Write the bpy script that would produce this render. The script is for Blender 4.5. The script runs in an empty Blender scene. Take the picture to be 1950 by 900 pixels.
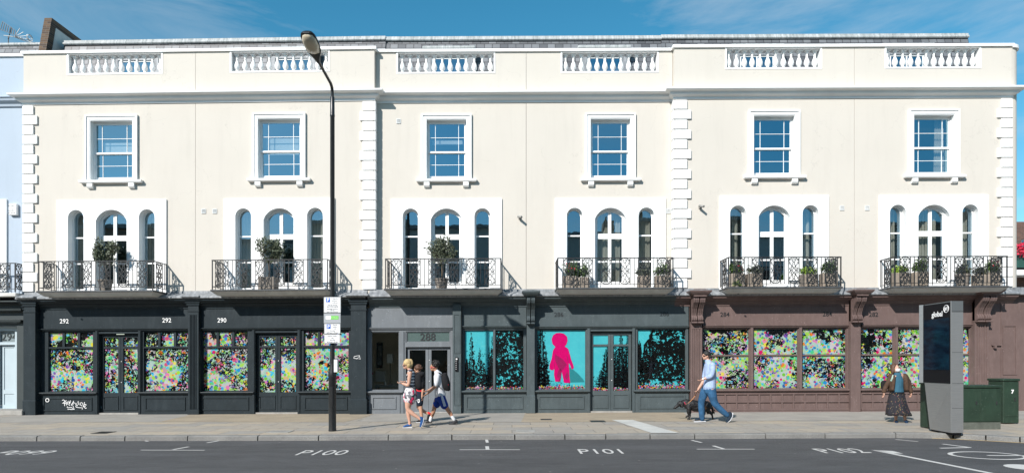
import bpy, math, random
from mathutils import Vector, Matrix
from mathutils.geometry import tessellate_polygon
R=math.radians
rnd=random.Random(7)
scene=bpy.context.scene
col=scene.collection
# ------------------------------------------------------------------ camera, world, sun, exposure
F=1240.0; CZ=1.53; CD=20.0          # focal length in photo pixels, eye height, distance to the middle wall
cam=bpy.data.cameras.new('camera'); camo=bpy.data.objects.new('camera',cam); col.objects.link(camo)
camo.location=(0,-CD,CZ); camo.rotation_euler=(R(90),0,0)
cam.sensor_width=36; cam.lens=F/1950*36; cam.shift_y=(690-450)/1950; cam.clip_end=3000
scene.camera=camo
SUND=Vector((0.65,1.0,-0.82)).normalized()
elev=math.asin(-SUND.z); az=math.atan2(-SUND.x,-SUND.y)   # direction to the sun, clockwise from +Y
w=bpy.data.worlds.new('World'); scene.world=w; w.use_nodes=True
nt=w.node_tree; N=nt.nodes; Lk=nt.links
bg=N['Background']; sky=N.new('ShaderNodeTexSky'); sky.sky_type='NISHITA'; sky.sun_disc=False
sky.sun_elevation=elev; sky.sun_rotation=az; sky.air_density=1.0; sky.dust_density=0.3; sky.ozone_density=2.5
tc=N.new('ShaderNodeTexCoord'); mp=N.new('ShaderNodeMapping'); mp.inputs['Scale'].default_value=(1.2,0.7,5.0); mp.inputs['Rotation'].default_value=(0,R(28),0)
nz=N.new('ShaderNodeTexNoise'); nz.inputs['Scale'].default_value=2.2; nz.inputs['Detail'].default_value=7; nz.inputs['Roughness'].default_value=0.62; nz.inputs['Distortion'].default_value=0.6
rp=N.new('ShaderNodeValToRGB'); rp.color_ramp.elements[0].position=0.47; rp.color_ramp.elements[1].position=0.85
rp.color_ramp.elements[0].color=(0,0,0,1); rp.color_ramp.elements[1].color=(0.6,0.6,0.6,1)
hs=N.new('ShaderNodeHueSaturation'); hs.inputs['Saturation'].default_value=1.32; hs.inputs['Value'].default_value=1.5; hs.inputs['Hue'].default_value=0.475
mx=N.new('ShaderNodeMixRGB'); mx.inputs['Color2'].default_value=(7,7.6,8.2,1)
Lk.new(tc.outputs['Generated'],mp.inputs['Vector']); Lk.new(mp.outputs[0],nz.inputs['Vector']); Lk.new(nz.outputs['Fac'],rp.inputs['Fac'])
Lk.new(sky.outputs[0],hs.inputs['Color']); Lk.new(hs.outputs[0],mx.inputs['Color1']); Lk.new(rp.outputs[0],mx.inputs['Fac']); Lk.new(mx.outputs[0],bg.inputs['Color'])
bg.inputs['Strength'].default_value=0.075
sl=bpy.data.lights.new('sun','SUN'); sl.energy=4.9; sl.angle=R(0.5); sl.color=(1.0,0.955,0.90)
so=bpy.data.objects.new('sun',sl); col.objects.link(so); so.rotation_euler=SUND.to_track_quat('-Z','Y').to_euler(); so.location=(-20,-30,30)
vs=scene.view_settings; vs.view_transform='Standard'; vs.look='None'; vs.gamma=1; vs.exposure=0.42; vs.use_curve_mapping=False
scene.cycles.max_bounces=8; scene.cycles.transparent_max_bounces=12

# ------------------------------------------------------------------ the street climbs slightly to the right and the left block turns back a little
KX=-4.19
def yb(x): return (KX-x)*0.02 if x<KX else 0.0
def warp(p): return (p[0], p[1]+yb(p[0]), p[2]+0.0045*p[0])
def gz(x): return 0.0045*x
def PX(px,Y):
    x=(px-975)*(CD+Y)/F
    for _ in range(4): x=(px-975)*(CD+Y+yb(x))/F
    return x
def PZ(px,py,Y):
    x=PX(px,Y); return CZ+(690-py)*(CD+Y+yb(x))/F-0.0045*x

# ------------------------------------------------------------------ mesh helper
class MB:
    def __init__(s): s.v=[]; s.f=[]; s.m=[]; s.cur=0
    def add(s,vs,fs):
        o=len(s.v); s.v+= [tuple(a) for a in vs]; s.f+=[tuple(i+o for i in f) for f in fs]; s.m+=[s.cur]*len(fs); return s
    def merge(s,o,T=None):
        vs=o.v if T is None else [tuple(T@Vector(a)) for a in o.v]
        k=len(s.v); s.v+=vs; s.f+=[tuple(i+k for i in f) for f in o.f]; s.m+=o.m; return s
    def box(s,x0,x1,y0,y1,z0,z1,b=0):
        if x1<x0:x0,x1=x1,x0
        if y1<y0:y0,y1=y1,y0
        if z1<z0:z0,z1=z1,z0
        if b<=0:
            vs=[(x0,y0,z0),(x1,y0,z0),(x1,y1,z0),(x0,y1,z0),(x0,y0,z1),(x1,y0,z1),(x1,y1,z1),(x0,y1,z1)]
            return s.add(vs,[(0,3,2,1),(4,5,6,7),(0,1,5,4),(1,2,6,5),(2,3,7,6),(3,0,4,7)])
        b=min(b,(x1-x0)*.45,(y1-y0)*.45,(z1-z0)*.45)
        vs=[];
        for z,i in ((z0,b),(z0+b,0),(z1-b,0),(z1,b)):
            for (x,y) in ((x0+i+ (b if i==0 else b),y0+i),(x1-i-b,y0+i),(x1-i,y0+i+b),(x1-i,y1-i-b),(x1-i-b,y1-i),(x0+i+b,y1-i),(x0+i,y1-i-b),(x0+i,y0+i+b)):
                vs.append((x,y,z))
        fs=[tuple(reversed(range(8))),tuple(range(24,32))]
        for r in range(3):
            for k in range(8):
                a=r*8+k; c=r*8+(k+1)%8; fs.append((a,c,c+8,a+8))
        return s.add(vs,fs)
    def plate(s,outer,holes,y0,y1):
        """polygon in (x,z) with holes, front face at y0 (towards the camera), back at y1"""
        loops=[outer]+list(holes)
        tris=tessellate_polygon([[Vector((p[0],p[1],0)) for p in l] for l in loops])
        flat=[p for l in loops for p in l]; n=len(flat)
        vs=[(p[0],y0,p[1]) for p in flat]+[(p[0],y1,p[1]) for p in flat]
        fs=[]
        for t in tris:
            a,b,c=[flat[i] for i in t]
            cr=(b[0]-a[0])*(c[1]-a[1])-(b[1]-a[1])*(c[0]-a[0])
            t=tuple(t) if cr>0 else tuple(reversed(t))
            fs.append(t); fs.append(tuple(i+n for i in reversed(t)))
        o=0
        for li,l in enumerate(loops):
            m=len(l); ar=sum(l[i][0]*l[(i+1)%m][1]-l[(i+1)%m][0]*l[i][1] for i in range(m))
            ccw=ar>0; want=(li==0)
            for i in range(m):
                a=o+i; b=o+(i+1)%m
                q=(b,a,a+n,b+n) if ccw==want else (a,b,b+n,a+n)
                fs.append(q)
            o+=m
        return s.add(vs,fs)
    def sheet(s,outer,y):
        tris=tessellate_polygon([[Vector((p[0],p[1],0)) for p in outer]])
        fs=[]
        for t in tris:
            a,b,c=[outer[i] for i in t]
            cr=(b[0]-a[0])*(c[1]-a[1])-(b[1]-a[1])*(c[0]-a[0])
            fs.append(tuple(t) if cr>0 else tuple(reversed(t)))
        return s.add([(p[0],y,p[1]) for p in outer],fs)
    def mould(s,x0,x1,wy,back,prof,left=True,right=True,backc=None):
        """moulding run along x on a wall at wy; prof = (projection, z); mitred returns to y=back"""
        vs=[]; fs=[]; n=4
        for (p,z) in prof:
            l=p if left else 0; r=p if right else 0
            vs+=[(x0-l,back,z),(x0-l,wy-p,z),(x1+r,wy-p,z),(x1+r,back,z)]
        m=len(prof)
        for i in range(m-1):
            for j in range(3):
                a=i*n+j; fs.append((a,a+1,a+n+1,a+n) if prof[-1][1]>prof[0][1] else (a,a+n,a+n+1,a+1))
        fs.append((0,1,2,3)); k=(m-1)*n; fs.append((k,k+1,k+2,k+3))
        return s.add(vs,fs)
    def plan(s,poly,z0,z1):
        """plan polygon (x,y) raised from z0 to z1"""
        n=len(poly); t=tessellate_polygon([[Vector((p[0],p[1],0)) for p in poly]])
        fs=[tuple(q) for q in t]+[tuple(i+n for i in q) for q in t]+[(i,(i+1)%n,(i+1)%n+n,i+n) for i in range(n)]
        return s.add([(p[0],p[1],z0) for p in poly]+[(p[0],p[1],z1) for p in poly],fs)
    def side(s,poly,x0,x1):
        """(y,z) polygon extruded along x"""
        n=len(poly); t=tessellate_polygon([[Vector((p[0],p[1],0)) for p in poly]])
        fs=[tuple(q) for q in t]+[tuple(i+n for i in q) for q in t]+[(i,(i+1)%n,(i+1)%n+n,i+n) for i in range(n)]
        return s.add([(x0,p[0],p[1]) for p in poly]+[(x1,p[0],p[1]) for p in poly],fs)
    def tube(s,pts,r,n=8,cap=True,up=None,sq=1.0):
        pts=[Vector(p) for p in pts]; m=len(pts)
        rr=r if isinstance(r,(list,tuple)) else [r]*m
        vs=[]; fs=[]
        d=(pts[1]-pts[0]).normalized(); up=Vector(up) if up else (Vector((0,1,0)) if abs(d.y)<.9 else Vector((1,0,0)))
        a=(up-d*up.dot(d)).normalized()
        for i,p in enumerate(pts):
            if i==0:t=pts[1]-pts[0]
            elif i==m-1:t=pts[-1]-pts[-2]
            else:t=(pts[i+1]-pts[i]).normalized()+(pts[i]-pts[i-1]).normalized()
            if t.length<1e-9:t=d
            t=t.normalized(); a=(a-t*a.dot(t)).normalized(); b=t.cross(a)
            r1=rr[i]; ra,rb=(r1 if isinstance(r1,(list,tuple)) else (r1*sq,r1))
            for k in range(n):
                q=2*math.pi*(k+.5)/n; vs.append(p+a*(math.cos(q)*ra)+b*(math.sin(q)*rb))
        for i in range(m-1):
            for k in range(n):
                fs.append((i*n+k,i*n+(k+1)%n,(i+1)*n+(k+1)%n,(i+1)*n+k))
        if cap: fs.append(tuple(reversed(range(n)))); fs.append(tuple((m-1)*n+k for k in range(n)))
        return s.add(vs,fs)
    def lathe(s,cx,cy,prof,n=16):
        vs=[];fs=[]
        for r,z in prof:
            for k in range(n):
                q=2*math.pi*k/n; vs.append((cx+math.cos(q)*r,cy+math.sin(q)*r,z))
        m=len(prof)
        for i in range(m-1):
            for k in range(n): fs.append((i*n+k,i*n+(k+1)%n,(i+1)*n+(k+1)%n,(i+1)*n+k))
        fs.append(tuple(reversed(range(n)))); fs.append(tuple((m-1)*n+k for k in range(n)))
        return s.add(vs,fs)
    def blob(s,c,r,rot=None,nu=20,nv=12,pw=1.0):
        """(super)ellipsoid"""
        vs=[];fs=[]
        def sp(v,e): return math.copysign(abs(v)**e,v)
        for j in range(1,nv):
            ph=-math.pi/2+math.pi*j/nv
            for i in range(nu):
                th=2*math.pi*i/nu
                vs.append(Vector((r[0]*sp(math.cos(ph),pw)*sp(math.cos(th),pw),r[1]*sp(math.cos(ph),pw)*sp(math.sin(th),pw),r[2]*sp(math.sin(ph),pw))))
        vs.append(Vector((0,0,-r[2]))); vs.append(Vector((0,0,r[2])))
        for j in range(nv-2):
            for i in range(nu): fs.append((j*nu+i,j*nu+(i+1)%nu,(j+1)*nu+(i+1)%nu,(j+1)*nu+i))
        b=len(vs)-2
        for i in range(nu): fs.append((b,(i+1)%nu,i)); fs.append((b+1,(nv-2)*nu+i,(nv-2)*nu+(i+1)%nu))
        if rot is not None: vs=[rot@v for v in vs]
        return s.add([v+Vector(c) for v in vs],fs)
def smoothmesh(me,ang=40):
    me.polygons.foreach_set('use_smooth',[True]*len(me.polygons))
    try: me.set_sharp_from_angle(angle=R(ang))
    except Exception: pass
def tag(o,label=None,cat=None,group=None,kind=None):
    if label:o['label']=label
    if cat:o['category']=cat
    if group:o['group']=group
    if kind:o['kind']=kind
    return o
def wloc(o):
    v=Vector((0,0,0))
    while o is not None: v+=Vector(o.location); o=o.parent
    return v
def obj(name,mb,mat,parent=None,wp=True,smooth=False,ang=40,origin=None):
    """link a mesh given in world coordinates; parents are unrotated empties or meshes"""
    me=bpy.data.meshes.new(name)
    o=bpy.data.objects.new(name,me); col.objects.link(o)
    if parent is not None: o.parent=parent
    base=wloc(parent) if parent is not None else Vector((0,0,0))
    if origin is not None:
        og=Vector(warp(origin) if wp else origin); o.location=og-base; base=og
    vs=[warp(v) for v in mb.v] if wp else mb.v
    me.from_pydata([(v[0]-base.x,v[1]-base.y,v[2]-base.z) for v in vs],[],mb.f)
    mats=mat if isinstance(mat,(list,tuple)) else [mat]
    for m in mats: me.materials.append(m)
    if len(mats)>1: me.polygons.foreach_set('material_index',mb.m)
    me.validate(); me.update()
    if smooth: smoothmesh(me,ang)
    return o
def empty(name,loc,label=None,cat=None,group=None,parent=None,wp=True):
    o=bpy.data.objects.new(name,None); col.objects.link(o); o.empty_display_size=.2
    l=Vector(warp(loc) if wp else loc)
    if parent is not None: o.parent=parent; l-=wloc(parent)
    o.location=l; tag(o,label,cat,group); return o
def flesh(mb,voxel=.009,it=4,fac=.6):
    """fuse overlapping pieces into one continuous skin"""
    me=bpy.data.meshes.new('t'); me.from_pydata([tuple(v) for v in mb.v],[],mb.f); me.update()
    o=bpy.data.objects.new('t',me); col.objects.link(o)
    m=o.modifiers.new('r','REMESH'); m.mode='VOXEL'; m.voxel_size=voxel
    m2=o.modifiers.new('s','SMOOTH'); m2.iterations=it; m2.factor=fac
    dg=bpy.context.evaluated_depsgraph_get(); e=o.evaluated_get(dg); r=e.to_mesh()
    out=MB(); out.v=[tuple(v.co) for v in r.vertices]; out.f=[tuple(p.vertices) for p in r.polygons]; out.m=[0]*len(out.f)
    e.to_mesh_clear(); bpy.data.objects.remove(o); bpy.data.meshes.remove(me)
    return out
_tc={}
def textmb(txt,size=1.0,ext=.004,bold=0.0,align='CENTER',shear=0,space=1.0):
    """text as a solid in the xz plane facing -y, baseline at z=0"""
    key=(txt,size,ext,bold,align,shear,space)
    if key in _tc: return _tc[key]
    c=bpy.data.curves.new('t','FONT'); c.body=txt; c.size=size; c.extrude=ext; c.offset=bold; c.align_x=align; c.shear=shear; c.space_character=space; c.resolution_u=3
    o=bpy.data.objects.new('t',c); col.objects.link(o)
    dg=bpy.context.evaluated_depsgraph_get(); e=o.evaluated_get(dg); r=e.to_mesh()
    out=MB(); out.v=[(v.co.x,-v.co.z,v.co.y) for v in r.vertices]; out.f=[tuple(p.vertices) for p in r.polygons]; out.m=[0]*len(out.f)
    e.to_mesh_clear(); bpy.data.objects.remove(o); bpy.data.curves.remove(c)
    _tc[key]=out; return out
def place(mb,x,y,z,sx=1,sz=1):
    o=MB(); o.v=[(v[0]*sx+x,v[1]+y,v[2]*sz+z) for v in mb.v]; o.f=mb.f; o.m=mb.m; return o

# ------------------------------------------------------------------ materials
class G:
    def __init__(s,name):
        s.m=bpy.data.materials.new(name); s.m.use_nodes=True; s.t=s.m.node_tree; s.N=s.t.nodes; s.b=s.N['Principled BSDF']; s.L=s.t.links
        s._pos=None
    def n(s,t,**k):
        x=s.N.new(t)
        for a,b in k.items(): setattr(x,a,b)
        return x
    def set(s,node,**k):
        for a,v in k.items():
            i=node.inputs[a.replace('_',' ')]
            if hasattr(v,'is_output') or isinstance(v,bpy.types.NodeSocket): s.L.new(v,i)
            else: i.default_value=v
        return node
    def pos(s,sc=(1,1,1)):
        g=s.n('ShaderNodeNewGeometry'); m=s.n('ShaderNodeMapping'); m.inputs['Scale'].default_value=sc; s.L.new(g.outputs['Position'],m.inputs['Vector']); return m.outputs[0]
    def opos(s,sc=(1,1,1)):
        g=s.n('ShaderNodeTexCoord'); m=s.n('ShaderNodeMapping'); m.inputs['Scale'].default_value=sc; s.L.new(g.outputs['Object'],m.inputs['Vector']); return m.outputs[0]
    def noise(s,vec,scale,detail=4,rough=.55,dist=0):
        x=s.n('ShaderNodeTexNoise'); s.set(x,Vector=vec,Scale=scale,Detail=detail,Roughness=rough,Distortion=dist); return x.outputs['Fac']
    def math(s,op,a,b=0.0,clamp=False):
        x=s.n('ShaderNodeMath',operation=op,use_clamp=clamp)
        for i,v in enumerate((a,b)):
            if isinstance(v,bpy.types.NodeSocket): s.L.new(v,x.inputs[i])
            else: x.inputs[i].default_value=v
        return x.outputs[0]
    def ramp(s,fac,els,interp='LINEAR'):
        x=s.n('ShaderNodeValToRGB'); cr=x.color_ramp; cr.interpolation=interp
        while len(cr.elements)<len(els): cr.elements.new(.5)
        for e,(p,c) in zip(cr.elements,els): e.position=p; e.color=(*c,1) if len(c)==3 else c
        s.L.new(fac,x.inputs['Fac']); return x.outputs['Color']
    def mix(s,f,a,b,mode='MIX'):
        x=s.n('ShaderNodeMixRGB',blend_type=mode)
        for i,v in (('Fac',f),('Color1',a),('Color2',b)):
            if isinstance(v,bpy.types.NodeSocket): s.L.new(v,x.inputs[i])
            elif i=='Fac': x.inputs[i].default_value=v
            else: x.inputs[i].default_value=(*v,1)
        return x.outputs[0]
    def bump(s,h,st=.3,d=.01):
        x=s.n('ShaderNodeBump'); s.set(x,Height=h,Strength=st,Distance=d); s.L.new(x.outputs[0],s.b.inputs['Normal'])
    def out(s,colr,rough=.6,metal=0,spec=None):
        s.set(s.b,Base_Color=colr if isinstance(colr,bpy.types.NodeSocket) else (*colr,1),Roughness=rough,Metallic=metal)
        if spec is not None: s.b.inputs['Specular IOR Level'].default_value=spec
        return s.m
def paint(name,c,rough=.6,var=.12,scale=3,bump=.15,dist=.003,metal=0,fine=60,world=True,spec=None,chips=False):
    g=G(name); p=g.pos() if world else g.opos()
    a=g.noise(p,scale,6,.6); b=g.noise(p,fine,3,.6)
    lo=tuple(x*(1-var) for x in c); hi=tuple(min(1,x*(1+var*.6)) for x in c)
    cc=g.ramp(a,[(.3,lo),(.7,hi)])
    if chips:
        ch=g.math('MULTIPLY',g.math('GREATER_THAN',g.noise(p,22,3,.7),.67),g.math('GREATER_THAN',g.noise(p,2.4,3,.6),.50))
        cc=g.mix(g.math('MULTIPLY',ch,.6),cc,tuple(min(1,x*2.2+.05) for x in c)); cc=g.mix(g.ramp(g.noise(g.pos((2,1,.5)),4,5,.7),[(.5,(0,0,0)),(.8,(.4,.4,.4))]),cc,tuple(x*1.5+.02 for x in c))
    if bump: g.bump(b,bump,dist)
    return g.out(cc,rough,metal,spec)

def stucco(name,c,streak=.10):
    g=G(name); p=g.pos(); big=g.noise(p,.55,5,.6); st=g.noise(g.pos((2.2,1,.25)),1.6,6,.65); fine=g.noise(p,45,4,.65); md=g.noise(p,7,4,.6)
    c1=g.ramp(big,[(.35,tuple(x*.965 for x in c)),(.65,c)])
    c2=g.mix(g.ramp(st,[(.52,(0,0,0)),(.78,(streak*3,)*3)]),c1,tuple(x*.80 for x in c))
    v=g.n('ShaderNodeTexVoronoi',feature='DISTANCE_TO_EDGE'); wv=g.n('ShaderNodeVectorMath',operation='ADD'); nc=g.n('ShaderNodeTexNoise'); g.set(nc,Vector=p,Scale=2.5,Detail=4); g.L.new(p,wv.inputs[0]); g.L.new(nc.outputs['Color'],wv.inputs[1]); g.set(v,Vector=wv.outputs[0],Scale=.55)
    crack=g.math('MULTIPLY',g.math('LESS_THAN',v.outputs['Distance'],.0035),g.math('GREATER_THAN',g.noise(p,.8,2,.5),.52))
    c2=g.mix(g.math('MULTIPLY',crack,.22),c2,tuple(x*.55 for x in c))
    pt=g.ramp(g.noise(g.pos((1,1,1.6)),1.7,3,.5),[(.60,(0,0,0)),(.63,(.25,.25,.25))]); c2=g.mix(pt,c2,tuple(x*.955 for x in c))
    g.bump(g.math('ADD',fine,g.math('MULTIPLY',md,1.2)),.35,.004)
    return g.out(c2,.85,0,.25)
M={}
M['cream']=stucco('cream_stucco',(.566,.530,.474))
M['white']=paint('white_paint',(.80,.80,.79),.5,.05,2,.12,.002)
M['whitegloss']=paint('white_joinery',(.82,.82,.81),.3,.03,4,.03,.001)
M['bluewall']=stucco('pale_blue_stucco',(.40,.465,.54),.08)
M['shopdark']=paint('shop_paint_charcoal',(.019,.027,.032),.42,.15,2.5,.12,.002,spec=.22,chips=True)
M['shopgrey']=paint('shop_paint_grey',(.150,.164,.178),.42,.10,2.5,.10,.002,spec=.22,chips=True)
M['shopgreen']=paint('shop_paint_green_grey',(.068,.086,.092),.42,.14,2.5,.12,.002,spec=.22,chips=True)
M['shopbrown']=paint('shop_paint_brown',(.135,.095,.088),.42,.12,2.5,.12,.002,spec=.22,chips=True)
M['doorblue']=paint('door_paint_blue_grey',(.42,.50,.54),.4,.05)
M['iron']=paint('black_iron',(.022,.023,.025),.42,.2,10,.1,.001,0)
M['castiron']=paint('black_cast_iron',(.014,.015,.016),.35,.3,12,.2,.002)
M['stone']=paint('stone_slab',(.30,.29,.27),.8,.25,4,.3,.004)
M['slabwhite']=paint('painted_slab',(.55,.54,.51),.7,.15,3,.2,.003)
def leadm():
    g=G('lead_sheet'); p=g.pos((3,1,.8)); a=g.noise(p,3.5,7,.7); b=g.noise(g.pos(),18,5,.6)
    c=g.ramp(a,[(.3,(.12,.13,.14)),(.55,(.24,.255,.27)),(.75,(.42,.43,.44))]); g.bump(b,.4,.01); return g.out(c,.55,.1)
M['lead']=leadm()
def ridgem():
    g=G('weathered_ridge_lead'); a=g.noise(g.pos((6,1,.6)),2.5,6,.7); c=g.ramp(a,[(.3,(.18,.21,.21)),(.5,(.36,.38,.38)),(.7,(.55,.56,.56))]); return g.out(c,.7)
M['ridge']=ridgem()
def brickm(name,c1,c2,mort,bw,bh,ms,rot=None,colvar=None,axis='xz',bias=0,bumpd=.01):
    g=G(name); gg=g.n('ShaderNodeNewGeometry'); sp=g.n('ShaderNodeSeparateXYZ'); cb=g.n('ShaderNodeCombineXYZ'); g.L.new(gg.outputs['Position'],sp.inputs[0])
    ax={'x':0,'y':1,'z':2}
    g.L.new(sp.outputs[ax[axis[0]]],cb.inputs[0]); g.L.new(sp.outputs[ax[axis[1]]],cb.inputs[1])
    br=g.n('ShaderNodeTexBrick'); g.set(br,Vector=cb.outputs[0],Scale=1.0,Mortar_Size=ms,Brick_Width=bw,Row_Height=bh,Color1=(*c1,1),Color2=(*c2,1),Mortar=(*mort,1),Bias=bias,Mortar_Smooth=.2)
    n=g.noise(g.pos(),2.3,6,.65); n2=g.noise(g.pos(),40,3,.6)
    c=g.mix(.55,br.outputs['Color'],g.ramp(n,[(.25,(.55,.55,.55)),(.75,(1,1,1))]),'MULTIPLY')
    h=g.math('ADD',g.math('MULTIPLY',br.outputs['Fac'],-1.0),g.math('MULTIPLY',n2,.35)); g.bump(h,.6,bumpd)
    return g,c
g,c=brickm('slate_tiles',(.075,.08,.09),(.20,.21,.225),(.03,.03,.035),.26,.17,.012); M['slate']=g.out(c,.5)
g,c=brickm('stock_brick',(.15,.09,.05),(.06,.04,.03),(.14,.12,.10),.225,.075,.008,axis='xz'); M['brick']=g.out(c,.9)
g,c=brickm('stock_brick_side',(.12,.08,.055),(.06,.045,.035),(.12,.11,.10),.225,.075,.008,axis='yz'); M['brickside']=g.out(c,.9)
g,c=brickm('dark_flats_brick',(.16,.07,.05),(.09,.045,.035),(.16,.14,.12),.225,.075,.008,axis='xz'); M['flatbrick']=g.out(c,.9)
# ground
def flags():
    g=G('york_stone_flags'); gg=g.n('ShaderNodeNewGeometry'); mp=g.n('ShaderNodeMapping'); g.L.new(gg.outputs['Position'],mp.inputs['Vector']); mp.inputs['Location'].default_value=(0,.21,0)
    br=g.n('ShaderNodeTexBrick'); br.offset=.5; g.set(br,Vector=mp.outputs[0],Scale=1.0,Mortar_Size=.007,Brick_Width=.92,Row_Height=.62,Color1=(.40,.345,.275,1),Color2=(.30,.287,.268,1),Mortar=(.11,.10,.09,1),Mortar_Smooth=.3)
    n=g.noise(g.pos((.9,1.3,1)),.9,6,.65); n2=g.noise(g.pos(),60,4,.7); n3=g.noise(g.pos(),6,5,.7)
    c=g.mix(.75,br.outputs['Color'],g.ramp(n,[(.3,(.80,.78,.77)),(.52,(.96,.95,.93)),(.70,(1.1,.98,.84))]),'MULTIPLY')
    c=g.mix(.5,c,g.ramp(n3,[(.3,(.72,.72,.72)),(.62,(1.05,1.05,1.05))]),'MULTIPLY')
    c=g.mix(.35,c,g.ramp(n2,[(.3,(.6,.6,.6)),(.7,(1.15,1.15,1.15))]),'MULTIPLY')
    v=g.n('ShaderNodeTexVoronoi'); g.set(v,Vector=g.pos(),Scale=5.5); gum=g.math('LESS_THAN',v.outputs['Distance'],.10)
    c=g.mix(g.math('MULTIPLY',gum,.35),c,(.10,.095,.09))
    g.bump(g.math('SUBTRACT',g.math('MULTIPLY',n2,.3),br.outputs['Fac']),.5,.006); return g.out(c,.82)
M['flags']=flags()
def gravelly(name,a,b,sc=85):
    g=G(name); v=g.n('ShaderNodeTexVoronoi'); g.set(v,Vector=g.pos(),Scale=sc); n=g.noise(g.pos(),1.3,6,.65); n2=g.noise(g.pos(),26,4,.8)
    c=g.mix(g.math('MULTIPLY',v.outputs['Color'],1.0) if False else n2,a,b); c=g.mix(.7,c,g.ramp(n,[(.3,(.72,.72,.72)),(.7,(1.12,1.1,1.06))]),'MULTIPLY')
    g.bump(n2,.5,.008); return g.out(c,.9)
M['buff']=gravelly('buff_bound_gravel',(.22,.18,.13),(.43,.36,.27))
M['slabs']=gravelly('worn_grey_paving',(.25,.235,.215),(.37,.345,.31))
def asphalt():
    g=G('asphalt'); n=g.noise(g.pos((.35,1,1)),.8,6,.65); n2=g.noise(g.pos(),75,4,.75); n3=g.noise(g.pos((.12,1.6,1)),1.1,5,.6); n4=g.noise(g.pos((.5,1.4,1)),3.0,6,.75)
    c=g.ramp(n2,[(.3,(.032,.032,.034)),(.55,(.074,.073,.075)),(.78,(.155,.152,.148))])
    c=g.mix(.8,c,g.ramp(n,[(.3,(.78,.78,.78)),(.7,(1.18,1.18,1.2))]),'MULTIPLY')
    c=g.mix(.6,c,g.ramp(n3,[(.35,(.75,.75,.75)),(.6,(1.05,1.05,1.05))]),'MULTIPLY')
    c=g.mix(.6,c,g.ramp(n4,[(.35,(.62,.62,.62)),(.65,(1.18,1.18,1.18))]),'MULTIPLY')
    v=g.n('ShaderNodeTexVoronoi'); g.set(v,Vector=g.pos((1,.6,1)),Scale=2.1); c=g.mix(g.math('MULTIPLY',g.math('LESS_THAN',v.outputs['Distance'],.035),.5),c,(.35,.33,.30))
    g.bump(n2,.6,.012); return g.out(c,.82)
M['asphalt']=asphalt()
def kerbm():
    g=G('granite_kerb'); n=g.noise(g.pos(),70,4,.8); n2=g.noise(g.pos(),2.2,5,.6); c=g.ramp(n,[(.3,(.10,.10,.098)),(.7,(.27,.265,.255))]); c=g.mix(.7,c,g.ramp(n2,[(.3,(.65,.65,.65)),(.7,(1.15,1.15,1.12))]),'MULTIPLY'); g.bump(n,.5,.01); return g.out(c,.8)
M['kerb']=kerbm()
def roadpaint(name,c):
    g=G(name); n=g.noise(g.pos(),30,5,.8); n2=g.noise(g.pos(),5,4,.7); cc=g.mix(g.ramp(g.math('ADD',n,g.math('MULTIPLY',n2,.5)),[(.88,(0,0,0)),(1.0,(.7,.7,.7))]),c,(.12,.12,.12)); return g.out(cc,.7)
M['mark']=roadpaint('worn_white_road_paint',(.50,.49,.47)); M['yellowmark']=roadpaint('worn_yellow_road_paint',(.62,.42,.16))
# glass
def glass(name,refl,tint=(.9,.95,1),trans=(1,1,1)):
    g=G(name); N=g.N; N.remove(g.b); o=N['Material Output']
    lw=g.n('ShaderNodeLayerWeight'); lw.inputs['Blend'].default_value=.5; f=g.math('ADD',g.math('MULTIPLY',g.math('POWER',lw.outputs['Facing'],4.0),.9),refl+.04,True)
    t=g.n('ShaderNodeBsdfTransparent'); t.inputs[0].default_value=(*trans,1); gl=g.n('ShaderNodeBsdfGlossy'); gl.inputs['Roughness'].default_value=0; gl.inputs['Color'].default_value=(*tint,1)
    n=g.noise(g.pos(),2.5,2,.5); bp=g.n('ShaderNodeBump'); g.set(bp,Height=n,Strength=.12,Distance=.006); g.L.new(bp.outputs[0],gl.inputs['Normal'])
    m=g.n('ShaderNodeMixShader'); g.L.new(f,m.inputs[0]); g.L.new(t.outputs[0],m.inputs[1]); g.L.new(gl.outputs[0],m.inputs[2]); g.L.new(m.outputs[0],o.inputs[0]); return g.m
M['glass']=glass('window_glass',.30,(.5,.72,.86),(.8,.85,.85)); M['topglass']=glass('upper_window_glass',.40,(.38,.66,.80),(.8,.85,.85)); M['shopglass']=glass('shop_glass',-.01,(1,1,1),(.75,.78,.75))
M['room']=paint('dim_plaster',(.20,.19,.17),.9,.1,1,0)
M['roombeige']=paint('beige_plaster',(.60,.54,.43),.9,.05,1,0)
M['curtain']=paint('linen_curtain',(.50,.47,.40),.9,.12,4,.1)
M['blind']=paint('pale_blind',(.62,.64,.64),.8,.05,4,0)
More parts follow.
